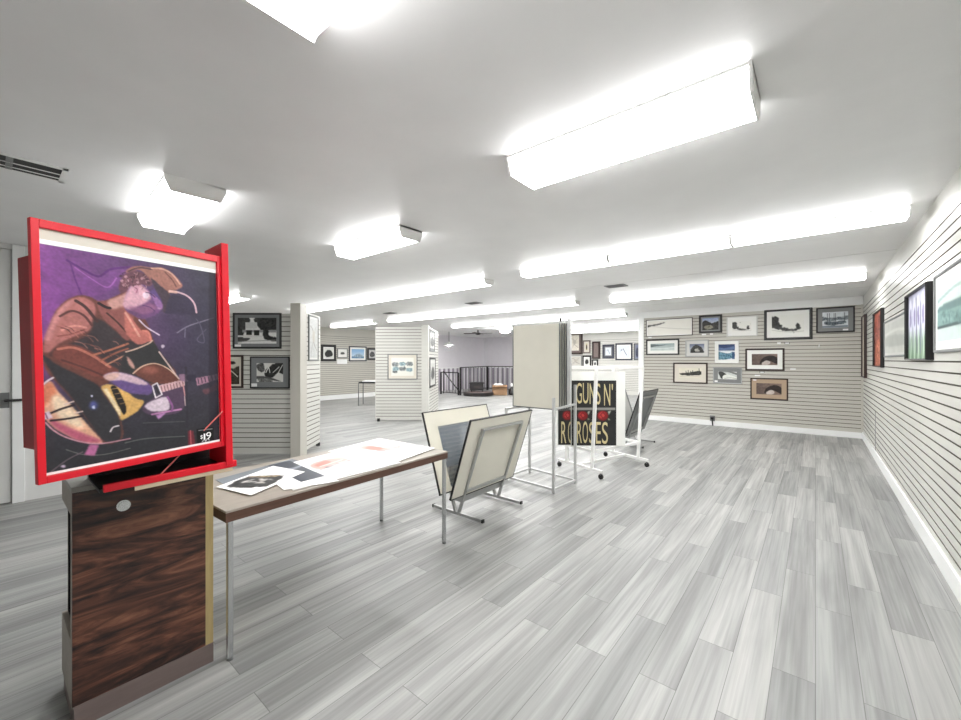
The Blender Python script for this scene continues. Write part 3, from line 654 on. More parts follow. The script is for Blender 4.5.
slat_panel('slat_panel', (P2b[0], P2b[1]), (P2a[0], P2a[1]), 0.03, 2.31, 2.25, .05, -1, 'slat_light', t2)
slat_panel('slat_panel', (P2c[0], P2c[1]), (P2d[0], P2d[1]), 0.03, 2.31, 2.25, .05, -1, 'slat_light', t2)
o = at_d(421.6, 360, 9.9)
MB().obox((o[0], o[1], 0.0), tuple(iR * .165), tuple(iF * .2), (0, 0, 2.35)).build('corner_post', 'slat_light', t2, bevel=.004)
o = at_d(378.5, 360, 9.96); MB().tube((o[0], o[1], 0), (o[0], o[1], .07), .035).build('foot', 'rubber', t2)
def on_panel(label, p, q, px0, py0, px1, py1, fw, fm, mw, mm, cv, group, depth=.022, mark=None, mwb=None, clip=None):
    p = np.array(p[:2]); q = np.array(q[:2]); L = np.linalg.norm(q - p); r = (q - p) / L
    u0, za = on_plane(px0, py0, p, q); u1, zb = on_plane(px1, py1, p, q)
    u0 = max(u0, 0.0) if clip is None else u0
    z0, z1 = min(za, zb), max(za, zb)
    if clip is not None: u0 = u1 - clip
    o = p + r * u0; n = (r[1], -r[0], 0)
    if n[0] * (0 - o[0]) + n[1] * (0 - o[1]) < 0: n = (-n[0], -n[1], 0)
    return framed('framed_print', label, (o[0], o[1], z0), (r[0], r[1], 0), n, u1 - u0, z1 - z0, fw, fm, mw, mm, cv, depth, group=group, mark=mark, mwb=mwb)
G1 = 'pictures on the slatted corner partition'
on_panel('framed black and white street with trees, on the corner partition', P1b, P1a, 233.3, 348.6, 281.7, 313, .028, 'black', .05, 'midmat', art_street(), G1, mark=(.03, .03, .1, .035))
on_panel('grey-matted black and white ruin on the corner partition, lower right', P1b, P1a, 250.5, 388.4, 290, 356.6, .018, 'black', .085, 'midmat', art_ruin(), G1, mark=(.02, .03, .09, .05))
on_panel('dark-framed upright print half hidden behind the red poster stand', P1b, P1a, 231, 388, 243.6, 355, .03, 'dark_brown', .03, 'creammat', art_rider(), G1, clip=.42)
on_panel('tall narrow pale print on the receding side of the corner partition', P1c, P1d, 308, 361, 317.6, 317.3, .025, 'greymat', .03, 'pale_frame', art_map(24, 60, (186, 188, 186)), G1)
G2 = 'pictures on the column partition'
on_panel('pale sketch in a thin dark frame facing front on the column partition', P2b, P2a, 387.7, 379.5, 417.5, 354, .022, 'greymat', .07, 'creammat', art_sketch(), G2)
on_panel('upper dark-framed picture on the receding side of the column partition', P2c, P2d, 429.4, 351.5, 434.2, 331, .03, 'greymat', .06, 'greymat', art_dense(61), G2)
on_panel('lower black-framed picture on the receding side of the column partition', P2c, P2d, 429.4, 388, 435, 357.6, .05, 'black', .10, 'pale_frame', art_dense(63), G2)

# pictures on the far left wall and on the back wall
def far_left(label, px0, py0, px1, py1, fw, fm, mw, mm, cv):
    ya, z0 = on_x(px0, py1, XL); yb, z1 = on_x(px1, (py0), XL); z1 = on_x((px0 + px1) / 2, py0, XL)[1]; z0 = on_x((px0 + px1) / 2, py1, XL)[1]
    framed('framed_print', label, (XL, ya, z0), (0, 1, 0), (1, 0, 0), yb - ya, z1 - z0, fw, fm, mw, mm, cv, .03, group='small pictures on the far left wall')
far_left('thick black-framed picture, leftmost on the distant left wall', 320.8, 344.7, 335.8, 361.3, .09, 'black', .03, 'cream_white', art_dense(65, (216, 216, 212), (44, 44, 44)))
far_left('small grey-framed white picture right of the thick black one', 337.0, 348.3, 347.4, 358.0, .035, 'greymat', .09, 'cream_white', art_dense(67, (226, 226, 222), (90, 90, 90)))
far_left('small picture of pale blue sky and sea, dark frame', 348.8, 346.3, 366.3, 361.3, .045, 'navy', .07, 'cream_white', art_blue_sky())
far_left('black-framed picture partly hidden behind the column partition', 367.2, 348, 376.5, 360, .06, 'black', .03, 'midmat', art_dense(69, (206, 206, 204), (84, 84, 84)))
ya, za = on_x(337, 364, XL); yb, zb = on_x(347, 359.2, XL)
tag(MB().box((XL - .002, ya, za), (XL + .008, yb, zb)).build('paper_notice', 'paper'), 'white paper notice under the small grey-framed picture', 'paper notice')
def back(label, px0, py0, px1, py1, fw, fm, mw, mm, cv, depth=.04):
    x0, _ = on_y(px0, py1, YB); x1, _ = on_y(px1, py0, YB); z1 = on_y((px0 + px1) / 2, py0, YB)[1]; z0 = on_y((px0 + px1) / 2, py1, YB)[1]
    framed('framed_print', label, (x0, YB, z0), (1, 0, 0), (0, -1, 0), x1 - x0, z1 - z0, fw, fm, mw, mm, cv, depth, group='pictures on the back wall')
back('brown-framed old map print beside the tall panel rack mast', 567.0, 331.5, 582.8, 354.5, .09, 'dark_brown', .09, 'plinth', art_map())
back('small unframed-looking grey sketch under the brown map print', 570, 355.5, 581.8, 366.5, .02, 'greymat', .04, 'pale_frame', art_map(30, 30, (200, 196, 188)))
back('small upright cream picture, upper left of the dark cluster', 583.2, 340.5, 590.5, 353.2, .05, 'plinth', .09, 'creammat', art_dense(71, (196, 186, 150), (70, 60, 48)))
back('small black-framed picture, lower left of the dark cluster', 582.6, 355.5, 591.4, 367.3, .07, 'black', .05, 'cream_white', art_dense(73, (210, 210, 206), (50, 50, 50)))
back('dark brown upright picture, right of the dark cluster', 592.6, 341.5, 600.4, 358.6, .07, 'dark_brown', .11, 'plinth', art_dense(75, (150, 138, 130), (74, 58, 54)), .09)
back('tiny dark picture at the foot of the dark cluster', 592.2, 359.4, 598.2, 367.6, .06, 'black', .03, 'cream_white', art_dense(77, (206, 206, 204), (70, 70, 70)))
back('blue-black framed small white drawing, left of the pair', 602.6, 344.4, 614.4, 358.4, .10, 'navy', .04, 'midmat', art_figure())
back('larger white drawing with a dark diagonal figure, black frame', 615.6, 343.2, 632.6, 360.2, .065, 'navy', .05, 'cream_white', art_figure(54, 54))
back('narrow dark blue picture beside the white corner trim', 634.0, 343.4, 640.8, 360.0, .03, 'navy', .04, 'midmat', art_dense(79, (110, 116, 140), (52, 56, 76), 24, 50))

# ------------------------------------------------------------------ stair corner: railings, hearth, box, desk
RA, RB, RC, RD = (-12.75, 12.75), (-11.65, 12.75), (-12.70, 16.0), (-10.9, 16.0)
def railing(label, p, q, h, step, posts=True):
    t = thing('stair_railing', label, 'railing', (p[0], p[1], 0), 'stair railings in the far corner')
    L = math.hypot(q[0] - p[0], q[1] - p[1]); n = max(2, int(L / step))
    MB().tube((p[0], p[1], h), (q[0], q[1], h), .022).build('top_rail', 'black', t); MB().tube((p[0], p[1], .09), (q[0], q[1], .09), .015).build('bottom_rail', 'black', t)
    for e in (p, q): MB().tube((e[0], e[1], 0), (e[0], e[1], h), .026, square=True).build('post', 'black', t)
    for k in range(1, n):
        x, y = p[0] + (q[0] - p[0]) * k / n, p[1] + (q[1] - p[1]) * k / n
        MB().tube((x, y, .09), (x, y, h), .012, 6).build('baluster', 'grey_metal', t)
    return t
railing('low dark stair railing at left of the far corner', RA, (RB[0] - .06, RB[1]), .96, .17)
railing('tall dark stair railing running back along the stairwell', (RB[0], RB[1] + .06), (RC[0], RC[1] - .06), 1.18, .30)
railing('dark railing across the back behind the cardboard box', RC, RD, 1.18, .20)
t = thing('stair_handrail', 'slanting dark stair handrail behind the low railing', 'handrail', (-12.8, 13.0, 0))
MB().tube((-12.9, 13.05, 1.0), (-11.85, 13.05, .06), .026).build('rail', 'black', t); MB().tube((-12.9, 13.05, 0), (-12.9, 13.05, 1.0), .02).build('post', 'black', t); MB().tube((-11.95, 13.05, 0), (-11.95, 13.05, .15), .02).build('post', 'black', t)
p = on_z(473, 396.0)
M['hearth'] = mat('dark_hearth_slab', (26, 20, 19), 0.45)
t = thing('hearth_platform', 'low dark rounded platform in front of the stair railing', 'platform', p)
MB().lathe((p[0], p[1] + .35, 0), [(.60, 0), (.64, .03), (.64, .13), (.60, .15)], 36).build('slab', 'hearth', t, smooth=True)
MB().lathe((p[0], p[1] + .35, .0), [(.54, .151), (.54, .154)], 36).build('top_surface', 'plinth', t)
q = (p[0], p[1] + .35)
M['dark_glass'] = mat('dark_glass', (60, 54, 54), 0.12)
t = thing('small_stove', 'small black box stove on the dark rounded platform', 'stove', (q[0], q[1], .154))
b = MB().obox((q[0] - iR[0] * .29 - .05, q[1] - iR[1] * .29 - .05, .154 + .06), tuple(iR * .58), tuple(iF * .36), (0, 0, .34)); b.build('body', 'black', t, bevel=.01)
o = np.array((q[0] - iR[0] * .18 - .05, q[1] - iR[1] * .18 - .05, .30)) - iF * .012
MB().obox(tuple(o), tuple(iR * .36), tuple(iF * .012), (0, 0, .12)).build('window_pane', 'dark_glass', t)
MB().obox((q[0] - iR[0] * .33 - .05, q[1] - iR[1] * .33 - .05, .50), tuple(iR * .66), tuple(iF * .40), (0, 0, .035)).build('top_plate', 'black', t, bevel=.006)
for sx in (.02, .50):
    for sy in (.02, .30):
        o = np.array((q[0] - .05, q[1] - .05, .154)) + iR * (sx - .27) + iF * sy; MB().obox(tuple(o), tuple(iR * .05), tuple(iF * .05), (0, 0, .065)).build('leg', 'black', t)
p = np.array(on_z(492.5, 395.4))
t = thing('cardboard_box', 'brown cardboard box with white packing by the stair railing', 'box', tuple(p))
for o, e1, e2 in ((p, iR * .62, iF * .012), (p + iF * .45, iR * .62, iF * .012), (p, iR * .012, iF * .45), (p + iR * .608, iR * .012, iF * .45)):
    MB().obox(tuple(o), tuple(e1), tuple(e2), (0, 0, .42)).build('side', 'cardboard', t)
MB().obox(tuple(p), tuple(iR * .62), tuple(iF * .45), (0, 0, .02)).build('bottom', 'cardboard', t)
MB().obox(tuple(p + np.array((0, 0, .42))), tuple(iR * .62), tuple(-iF * .10 + np.array((0, 0, -.05))), (0, 0, .008)).build('flap', 'cardboard', t)
b = MB()
for k in range(9):
    a = p + iR * random.uniform(.13, .49) + iF * random.uniform(.13, .32) + np.array((0, 0, .38)); b.lathe(tuple(a), [(.02, 0), (.09, .03), (.10, .07), (.03, .11)], 9)
o = b.build('packing_paper', 'paper', None, smooth=True); tag(o, 'crumpled white packing heaped in the cardboard box', 'packing paper'); o['kind'] = 'stuff'
p = np.array(on_z(512.0, 394.8))
t = thing('trash_bag', 'small dark bag with a white top, right of the cardboard box', 'bag', tuple(p))
MB().lathe(tuple(p), [(.10, 0), (.16, .05), (.15, .20), (.07, .30), (.05, .33)], 12).build('bag_body', 'black', t, smooth=True)
MB().lathe((p[0] + .02, p[1] + .02, .33), [(.05, 0), (.09, .05), (.08, .13), (.04, .17)], 10).build('bag_top', 'paper', t, smooth=True)
p = np.array((-11.55, 7.75, 0)); tp = .78
t = thing('small_desk', 'small dark-topped desk in the distance beside the column partition', 'desk', tuple(p))
dx = iR * .95; dy = iF * .55
MB().obox(tuple(p + np.array((0, 0, tp - .05))), tuple(dx), tuple(dy), (0, 0, .05)).build('desktop', 'black', t)
for a, c in ((0, 0), (.97, 0), (0, .95), (.97, .95)):
    o = p + dx * a + dy * c; MB().tube((o[0], o[1], 0), (o[0], o[1], tp - .05), .016).build('leg', 'grey_metal', t)
tag(MB().obox(tuple(p + dx * .1 + dy * .15 + np.array((0, 0, tp))), tuple(dx * .6), tuple(dy * .7), (0, 0, .03)).build('paper_stack', 'paper'), 'white papers stacked on the small distant desk', 'papers')

# ------------------------------------------------------------------ cabinet with walnut front
cx1, cy0, cy1, ctop, cdep = -2.32, 0.221, 0.700, 0.963, 0.36
t = thing('cabinet', 'dark walnut cabinet carrying the red poster stand', 'cabinet', (cx1 - .17, .46, 0))
MB().box((cx1 - .018, cy0, .092), (cx1, cy1 - .012, ctop)).build('front_panel', 'walnut', t, bevel=.002)
M['grey_edge'] = speckle(mat('grey_wood_side', (150, 142, 132), 0.5), .08, 8, stretch=(1, 1, 6))
MB().box((cx1 - .06, cy0 + .001, .075), (cx1 - .018, cy0 + .02, ctop)).box((cx1 - cdep, cy0 + .001, .86), (cx1 - .06, cy0 + .02, ctop)).box((cx1 - cdep, cy0 + .001, .075), (cx1 - .06, cy0 + .02, .34)).build('side_panel', 'grey_edge', t)
MB().box((cx1 - cdep, cy0 + .02, .075), (cx1 - cdep + .015, cy1, ctop)).build('back_panel', 'black', t)
MB().box((cx1 - cdep, cy1 - .014, .075), (cx1 - .003, cy1 + .022, ctop)).build('side_panel', 'tan', t, bevel=.002)
MB().box((cx1 - cdep, cy0 + .02, .075), (cx1 - .02, cy1 - .014, .095)).build('bottom_board', 'black', t)
MB().box((cx1 - cdep + .03, cy0 + .005, 0), (cx1 + .004, cy1 + .020, .092)).build('plinth', 'plinth', t)
MB().box((cx1 - cdep - .02, cy0 - .004, ctop), (cx1 + .012, cy1 + .024, ctop + .022)).build('top_slab', 'slab', t, bevel=.003)
y_, z_ = on_x(123, 505, cx1)
MB().tube((cx1, y_, z_), (cx1 + .012, y_, z_), .024, 20).tube((cx1 + .012, y_, z_), (cx1 + .016, y_, z_), .017, 20).build('lock', 'chrome', t, smooth=True, label='round chrome lock')

# ------------------------------------------------------------------ red poster stand on the cabinet
zb = ctop + .022
t = thing('poster_stand', 'bright red poster stand with its framed door swung open', 'poster stand', (-2.25, .51, zb + .007))
xf, xb_ = -2.137, -2.44
MB().box((xb_, .28, zb + .001), (xf - .012, .745, zb + .014)).build('base_board', 'black', t)
MB().box((xf - .012, .385, zb - .015), (xf - .002, .745, zb + .001)).build('edge_strip', 'pale_strip', t)
MB().box((xf - .02, .290, zb + .002), (xf, .763, zb + .032)).build('front_rail', 'red', t, bevel=.003)
MB().box((xb_ + .08, .716, zb + .014), (xf + .004, .746, 2.042)).build('side_board', 'red', t, bevel=.003)
MB().box((xb_, .28, zb + .014), (xb_ + .03, .746, 1.90)).build('back_board', 'black', t)
a = on_z(158, 471, zb + .036); yy, zz = on_x(224, 412, xf + .006)
MB().tube((xf - .006, a[1], zb + .032), (xf + .006, yy, zz), .003, 8).build('stay_rod', 'pink_rod', t, label='thin pale red rod slanting across the lower right')
# the door: hinge at the side board, swung towards the viewer
DL = np.array((-1.990, .112, 0)); DR = np.array((-2.1435, .7177, 0)); DZ0, DZ1 = 1.092, 1.979
de = DR - DL; DW = np.linalg.norm(de); de /= DW; dn = np.array((de[1], -de[0], 0))            # dn: out of the door, to the viewer
if np.dot(dn, -DL) < 0: dn = -dn
up = np.array((0, 0, 1.0))
D = lambda u, z, k=0.0: tuple(DL + de * u + up * z + dn * k)
door = MB()
sw, tw, th_ = .021, .028, .024
door.obox(D(0, DZ0, -th_), tuple(de * sw), tuple(dn * th_), tuple(up * (DZ1 - DZ0)))
door.obox(D(DW - .018, DZ0, -th_), tuple(de * .018), tuple(dn * th_), tuple(up * (DZ1 - DZ0)))
door.obox(D(sw, DZ1 - tw, -th_), tuple(de * (DW - sw - .018)), tuple(dn * th_), tuple(up * tw))
door.obox(D(sw, DZ0, -th_), tuple(de * (DW - sw - .018)), tuple(dn * th_), tuple(up * .024))
dr = door.build('door', 'red', t, bevel=.0015)
MB().obox(D(.004, 1.207, -.12), tuple(de * (DW - .05)), tuple(dn * .095), tuple(up * .65)).build('back_tray', 'dark_red', dr)
MB().obox(D(sw, DZ0 + .024, -.018), tuple(de * (DW - sw - .018)), tuple(dn * .006), tuple(up * (DZ1 - DZ0 - tw - .024))).build('backing_card', 'creammat', dr)
LEAN = math.radians(1.2)                                               # the whole stand leans a little towards the door side
t.rotation_euler = (LEAN, 0, 0)
# poster drawing: photograph coordinates carried on to the door plane
def d_uv(px, py):
    u, z = on_plane(px, py, DL[:2] - dn[:2] * .012, DR[:2] - dn[:2] * .012); return u + (z - zb) * math.tan(LEAN), z - .007
U0, U1 = sw + .001, DW - .019
zt = DZ1 - tw - .036; zbm = DZ0 + .025
def ptf(p):
    u, z = d_uv(*p); return ((u - U0) / (U1 - U0), (zt - z) / (zt - zbm))
def Z1(*p): return [(30 + x * .1805, 230 + y * .1805) for x, y in p]
def Z2(*p): return [(125 + x * .1805, 240 + y * .1805) for x, y in p]
def Z3(*p): return [(30 + x * .1805, 350 + y * .1805) for x, y in p]
def Z4(*p): return [(125 + x * .1805, 350 + y * .1805) for x, y in p]
c = Cv(230, 330, (60, 52, 74), ptf)
X, Y = c.x, c.y
q_ = np.clip(1 - X[..., None] * 1.12, 0, 1) ** 1.25; c.a = np.array((146, 72, 160)) * q_ + np.array((58, 54, 74)) * (1 - q_)
k = np.clip((Y - .42) / .3, 0, 1)[..., None]; c.a = c.a * (1 - k) + np.array((56, 52, 66)) * k
k = np.clip((Y - .70) / .25, 0, 1)[..., None]; c.a = c.a * (1 - k) + np.array((44, 45, 50)) * k
c.noise(10, .05, 90); c.noise(5, .01, 91)
c.poly(Z1((225, 155), (290, 200), (380, 240), (450, 205), (554, 195), (554, 270), (470, 300), (400, 345), (330, 345), (285, 335), (255, 250)), (136, 70, 152), 1.0, False, .6)  # leaf shapes: reflection and wrinkles of the plastic, drawn into the print
c.line(Z1((205, 145), (290, 195), (380, 238), (450, 200), (560, 190)), (96, 42, 120), 3); c.line(Z1((225, 160), (250, 250), (285, 335)), (104, 46, 124), 2); c.line(Z1((250, 185), (340, 250), (430, 300), (480, 250)), (170, 96, 182), 1.6)
# jacket
J = [(41, 346), (47, 328), (55, 308), (66, 296.5), (79, 291.5), (91, 293.5), (99, 298), (108, 296.5), (118, 292), (130, 287), (136, 300), (142, 312), (148, 322), (153, 336), (158, 348), (168, 360), (176, 372), (160, 380), (150, 384), (138, 380), (118, 376), (108, 380), (100, 385), (112, 400), (121, 418), (122, 436), (104, 440), (92, 424), (72, 396), (58, 380), (46, 366)]
c.poly(J, (112, 62, 54), .8); c.poly([(94, 316), (104, 318), (116, 328), (130, 338), (150, 336), (158, 348), (172, 366), (160, 380), (138, 380), (126, 376), (112, 366), (98, 352), (80, 347), (62, 347), (50, 352), (54, 345), (74, 338), (90, 328)], (58, 50, 54), 1.6)
c.poly([(43, 345), (48, 328), (56, 309), (67, 297.5), (80, 293), (92, 298), (96, 308), (92, 318), (90, 326), (78, 331), (60, 339), (48, 348)], (188, 112, 106), 1.0)
c.poly([(44, 335), (52, 315), (62, 302), (74, 295), (66, 306), (56, 320), (50, 336)], (232, 152, 150), 1.4, op=.8)
c.line([(60, 312), (72, 307), (84, 312), (92, 322)], (96, 54, 52), 3); c.line([(76, 297), (86, 304), (97, 318)], (70, 44, 44), 4); c.line([(62, 326), (74, 322), (86, 324)], (232, 150, 136), 3); c.line([(58, 332), (72, 330), (84, 326)], (150, 78, 70), 2)
c.poly([(97, 299.5), (108, 297.5), (119, 293), (130, 289), (135, 302), (133, 320), (128, 338), (115, 326), (104, 316)], (150, 84, 78), .9)
c.poly([(108, 298), (120, 293), (131, 289), (133, 298), (122, 304), (112, 306)], (226, 168, 156), 1.4, op=.85)
c.line([(107, 310), (117, 319), (127, 330)], (70, 42, 40), 2.4); c.line([(99, 300), (106, 304), (110, 305)], (40, 30, 34), 4)
c.poly([(52, 349), (62, 341), (78, 342), (94, 350), (110, 362), (119, 368), (112, 376), (98, 374), (80, 366), (60, 358)], (124, 62, 54), 1.0)
c.line([(58, 345), (74, 344), (92, 352), (110, 364)], (196, 112, 92), 3.4); c.line([(62, 356), (84, 364), (102, 372)], (90, 50, 46), 2.5)
c.line([(92, 352), (110, 347), (128, 341)], (186, 110, 84), 3); c.line([(100, 358), (116, 350), (128, 346)], (160, 92, 70), 2.6); c.line([(106, 362), (122, 354), (130, 350)], (206, 140, 110), 2)
c.poly([(41, 350), (50, 366), (58, 378), (70, 392), (90, 420), (104, 438), (120, 436), (118, 412), (104, 392), (98, 382), (80, 372), (60, 362)], (48, 47, 52), 1.0)
for q in range(26):
    rr = random.Random(q); x0_ = 50 + rr.random() * 66; y0_ = 300 + (x0_ - 50) * .55 + rr.random() * 26; dl = 5 + rr.random() * 9
    c.line([(x0_, y0_), (x0_ + dl * .6, y0_ + dl * .15), (x0_ + dl, y0_ + dl * .55)], ((72, 40, 40), (214, 132, 112), (160, 86, 74))[q % 3], 1.2, .55)
# shirt, collar
c.poly(Z2((0, 375), (25, 400), (60, 450), (95, 490), (125, 488), (150, 545), (110, 565), (60, 560), (20, 520), (0, 480)), (204, 112, 100), .8); c.line(Z2((5, 390), (40, 450), (80, 520)), (232, 160, 140), 3); c.line(Z2((100, 490), (130, 500), (145, 545)), (226, 130, 112), 3)
c.poly(Z2((0, 610), (70, 580), (150, 552), (205, 625), (265, 710), (150, 690), (60, 720), (-20, 700)), (46, 46, 48), .8); c.line(Z2((5, 605), (60, 590), (130, 562), (152, 545)), (224, 186, 164), 2)
c.poly(Z2((10, 630), (40, 660), (55, 700), (25, 680)), (200, 150, 136), .8)
# head
c.poly([(126, 294), (130, 280), (138, 276), (146, 285), (153, 292), (161, 299), (163, 306), (155, 313), (143, 317), (132, 312), (125, 306)], (112, 70, 120), .9)
c.poly([(123, 302), (128, 288), (137, 278), (145, 286), (152, 293), (148, 299), (140, 303), (131, 307)], (226, 170, 186), 1.4); c.poly([(128, 304), (140, 304), (150, 301), (157, 306), (146, 312), (134, 309)], (150, 92, 132), 1.6, op=.8); c.ell(146, 293, 3.2, 3.6, (240, 214, 230)); c.poly([(150, 290), (158, 287), (164, 296), (160, 302), (154, 298)], (92, 66, 128), 1.0); c.ell(160, 305, 2.6, 2.6, (196, 146, 180), 1.0, .8)
c.poly([(119, 283), (124, 272), (133, 268), (144, 271), (153, 279), (150, 284), (142, 282), (137, 286), (131, 283), (127, 288), (121, 290)], (112, 66, 80), .8)
for q in range(14): c.ell(121 + (q * 7) % 30, 273 + (q * 5) % 12, 1.6, 1.4, (206, 150, 160) if q % 2 else (70, 44, 54), .5, .8)
for q in range(22):
    rr = random.Random(50 + q); a0 = rr.random() * 6.3; hx, hy = 134 + rr.uniform(-13, 14), 277 + rr.uniform(-7, 7)
    c.line([(hx, hy), (hx + 2 * math.cos(a0), hy + 2 * math.sin(a0)), (hx + 3.4 * math.cos(a0 + 1), hy + 3.4 * math.sin(a0 + 1))], ((196, 146, 150), (66, 40, 48), (150, 96, 104))[q % 3], 1.1, .8)
c.poly([(152, 292), (158, 296), (163, 303), (161, 306), (156, 303)], (150, 100, 160), .6); c.line([(143, 303), (150, 305), (155, 309)], (80, 44, 96), 1.4, .8); c.line([(146, 290), (151, 291.5), (155, 295)], (70, 40, 80), 1.6, .8); c.poly([(134, 284), (138, 283), (139, 289), (136, 292)], (214, 150, 170), .5); c.line([(135, 285), (137.5, 287), (136.5, 290)], (130, 70, 100), 1.0)
# hat
c.poly(Z2((5, 165), (30, 138), (80, 130), (150, 142), (205, 142), (262, 172), (312, 228), (316, 252), (282, 268), (252, 272), (242, 305), (185, 255), (130, 195), (80, 152)), (172, 112, 98), .8)
c.line(Z2((20, 158), (80, 140), (150, 150)), (92, 58, 66), 2.2); c.line(Z2((150, 145), (210, 150), (265, 182), (305, 235)), (226, 168, 146), 2.6); c.line(Z2((225, 170), (262, 210), (285, 250)), (120, 74, 66), 2.2)
c.poly(Z2((145, 200), (195, 240), (245, 285), (258, 320), (244, 378), (212, 390), (208, 335), (175, 275)), (70, 54, 66), .8)
c.poly(Z2((255, 300), (330, 306), (380, 355), (400, 402), (330, 405), (245, 398), (225, 385)), (56, 48, 72), .9)
c.line(Z2((250, 272), (300, 282), (350, 305), (385, 345), (397, 395)), (226, 186, 198), 3); c.line(Z2((250, 275), (285, 280)), (236, 186, 170), 4.5)
# guitar: lower bout, face, upper bout
c.poly([(41, 386), (50, 377), (57, 386), (69, 399), (84, 417), (102, 438), (98, 440.5), (84, 438.5), (66, 431), (50, 420), (42, 408)], (238, 176, 140), .8)
c.poly([(41, 386), (50, 378), (56, 388), (48, 398), (41, 402)], (222, 122, 84), 1.6, op=.9); c.poly([(52, 392), (62, 394), (76, 410), (84, 424), (70, 420), (58, 412), (54, 404)], (250, 226, 190), 1.8, op=.9)
c.poly([(50, 414), (66, 422), (84, 430), (102, 438), (84, 439), (66, 431), (52, 421)], (190, 78, 112), 1.6, op=.9)
c.line(Z3((62, 175), (100, 145), (128, 130)), (240, 226, 232), 2)
c.poly([(101, 384), (111, 381.5), (125, 388), (136, 396), (144, 399), (139, 407), (134, 411), (125, 416), (121, 417), (117, 408), (109, 396)], (236, 182, 96), .8); c.poly([(103, 386), (107, 385), (121, 408), (120, 414)], (250, 226, 176), .8, False)
c.poly([(111, 385), (117, 385), (126, 404), (124, 412), (119, 404)], (30, 26, 26), .6)
for q in range(4): c.line([(112.5 + q * 2.6, 386 + q * 5), (117 + q * 2.2, 385.5 + q * 5)], (200, 150, 90), 1)
c.poly(Z4((50, 112), (100, 76), (170, 64), (242, 96), (300, 150), (325, 185), (240, 180), (150, 168)), (112, 60, 50), .8); c.ell(150, 368, 8, 4, (170, 98, 80), 2.0, .7); c.line(Z4((45, 116), (100, 76), (170, 64), (242, 96), (300, 152)), (228, 190, 160), 1.8)
c.poly(Z4((205, 225), (325, 190), (332, 250), (326, 310), (290, 340), (200, 352), (120, 340), (100, 300)), (84, 62, 88), .8); c.poly(Z4((110, 296), (150, 270), (225, 250), (245, 285), (240, 322), (170, 330), (130, 320)), (226, 206, 220), .9); c.line(Z4((150, 345), (230, 332), (310, 320)), (196, 130, 180), 3); c.line(Z4((235, 250), (262, 300), (258, 330)), (150, 90, 150), 3)
c.poly(Z4((170, 350), (230, 335), (185, 375)), (190, 130, 190), .8, False)
c.poly(Z4((185, 186), (330, 154), (332, 190), (200, 226)), (222, 176, 178), .5, False)
for q in range(8): x_ = 200 + q * 17; c.line(Z4((x_, 190 - q * 3), (x_ + 6, 218 - q * 3.6)), (96, 60, 66), 1.0, curve=False)
c.line(Z4((330, 250), (335, 300)), (220, 190, 190), 1.6); c.line(Z4((322, 185), (332, 245)), (214, 150, 150), 2)
c.poly(Z4((300, 128), (345, 132), (345, 168), (306, 158)), (150, 112, 140), .7); c.poly(Z4((345, 132), (392, 136), (392, 168), (345, 160)), (46, 42, 60), .7)
c.poly(Z4((392, 150), (520, 128), (520, 158), (400, 192)), (176, 126, 150), .5, False)
for q in range(6): x_ = 404 + q * 19; c.line(Z4((x_, 152 - q * 3), (x_ + 5, 180 - q * 4)), (58, 44, 62), 1.5, curve=False)
c.poly(Z4((430, 215), (470, 205), (500, 180), (518, 190), (518, 212), (450, 240)), (104, 62, 72), .9)
c.line(Z4((152, 185), (178, 172), (205, 236), (170, 254), (152, 190)), (240, 232, 236), 2.0, curve=False); c.line(Z4((170, 195), (186, 228)), (40, 34, 40), 2)
# hand
c.poly([(104, 373), (113, 369.5), (126, 371), (142, 377), (152, 385), (150, 392), (140, 392), (126, 389), (114, 381)], (104, 78, 140), .8); c.poly([(104, 373), (113, 369.5), (126, 371), (140, 376.5), (148, 382), (138, 382), (124, 378), (112, 377)], (228, 192, 206), 1.0); c.poly([(104, 373), (112, 370), (120, 371), (114, 377), (107, 377)], (236, 190, 176), .9)
# tailpiece, rims, flare, marks
c.line(Z3((105, 330), (170, 305), (240, 285)), (40, 28, 34), 3); c.line(Z3((115, 368), (200, 360), (290, 346)), (40, 28, 34), 3); c.line(Z3((190, 280), (240, 264)), (230, 200, 190), 1.8); c.line(Z3((255, 328), (290, 320)), (230, 200, 190), 1.8)
c.poly(Z3((65, 328), (105, 314), (124, 352), (84, 362)), (224, 200, 220), .6, False); c.line(Z3((84, 326), (96, 356)), (120, 80, 110), 1.4)
c.line(Z3((85, 378), (130, 422), (200, 462), (300, 492), (400, 500), (554, 476)), (206, 146, 160), 1.8); c.line(Z3((200, 530), (300, 560), (420, 560), (554, 530)), (104, 104, 100), 1.2); c.line(Z4((0, 500), (120, 478), (330, 470)), (96, 100, 96), 1.6); c.line(Z4((100, 392), (330, 388)), (84, 82, 84), 1.2)
c.poly(Z3((330, 503), (382, 508), (356, 568), (300, 560)), (190, 100, 152), .8, False); c.line(Z3((90, 670), (200, 590), (290, 545)), (110, 90, 100), 1.5)
c.ell(*Z3((352, 288))[0], 4, 4.5, (92, 100, 190), 1.6, .8); c.ell(*Z3((352, 298))[0], 1.6, 1.6, (214, 220, 250), .6); c.ell(*Z3((342, 236))[0], .8, .9, (220, 220, 250), .5)
c.line(Z3((445, 435), (460, 412), (490, 404)), (240, 228, 232), 1.8); c.ell(*Z3((183, 622))[0], 2.4, 1.4, (226, 200, 226), .7); c.ell(*Z3((66, 574))[0], 1.6, 2.2, (196, 110, 170), .7)
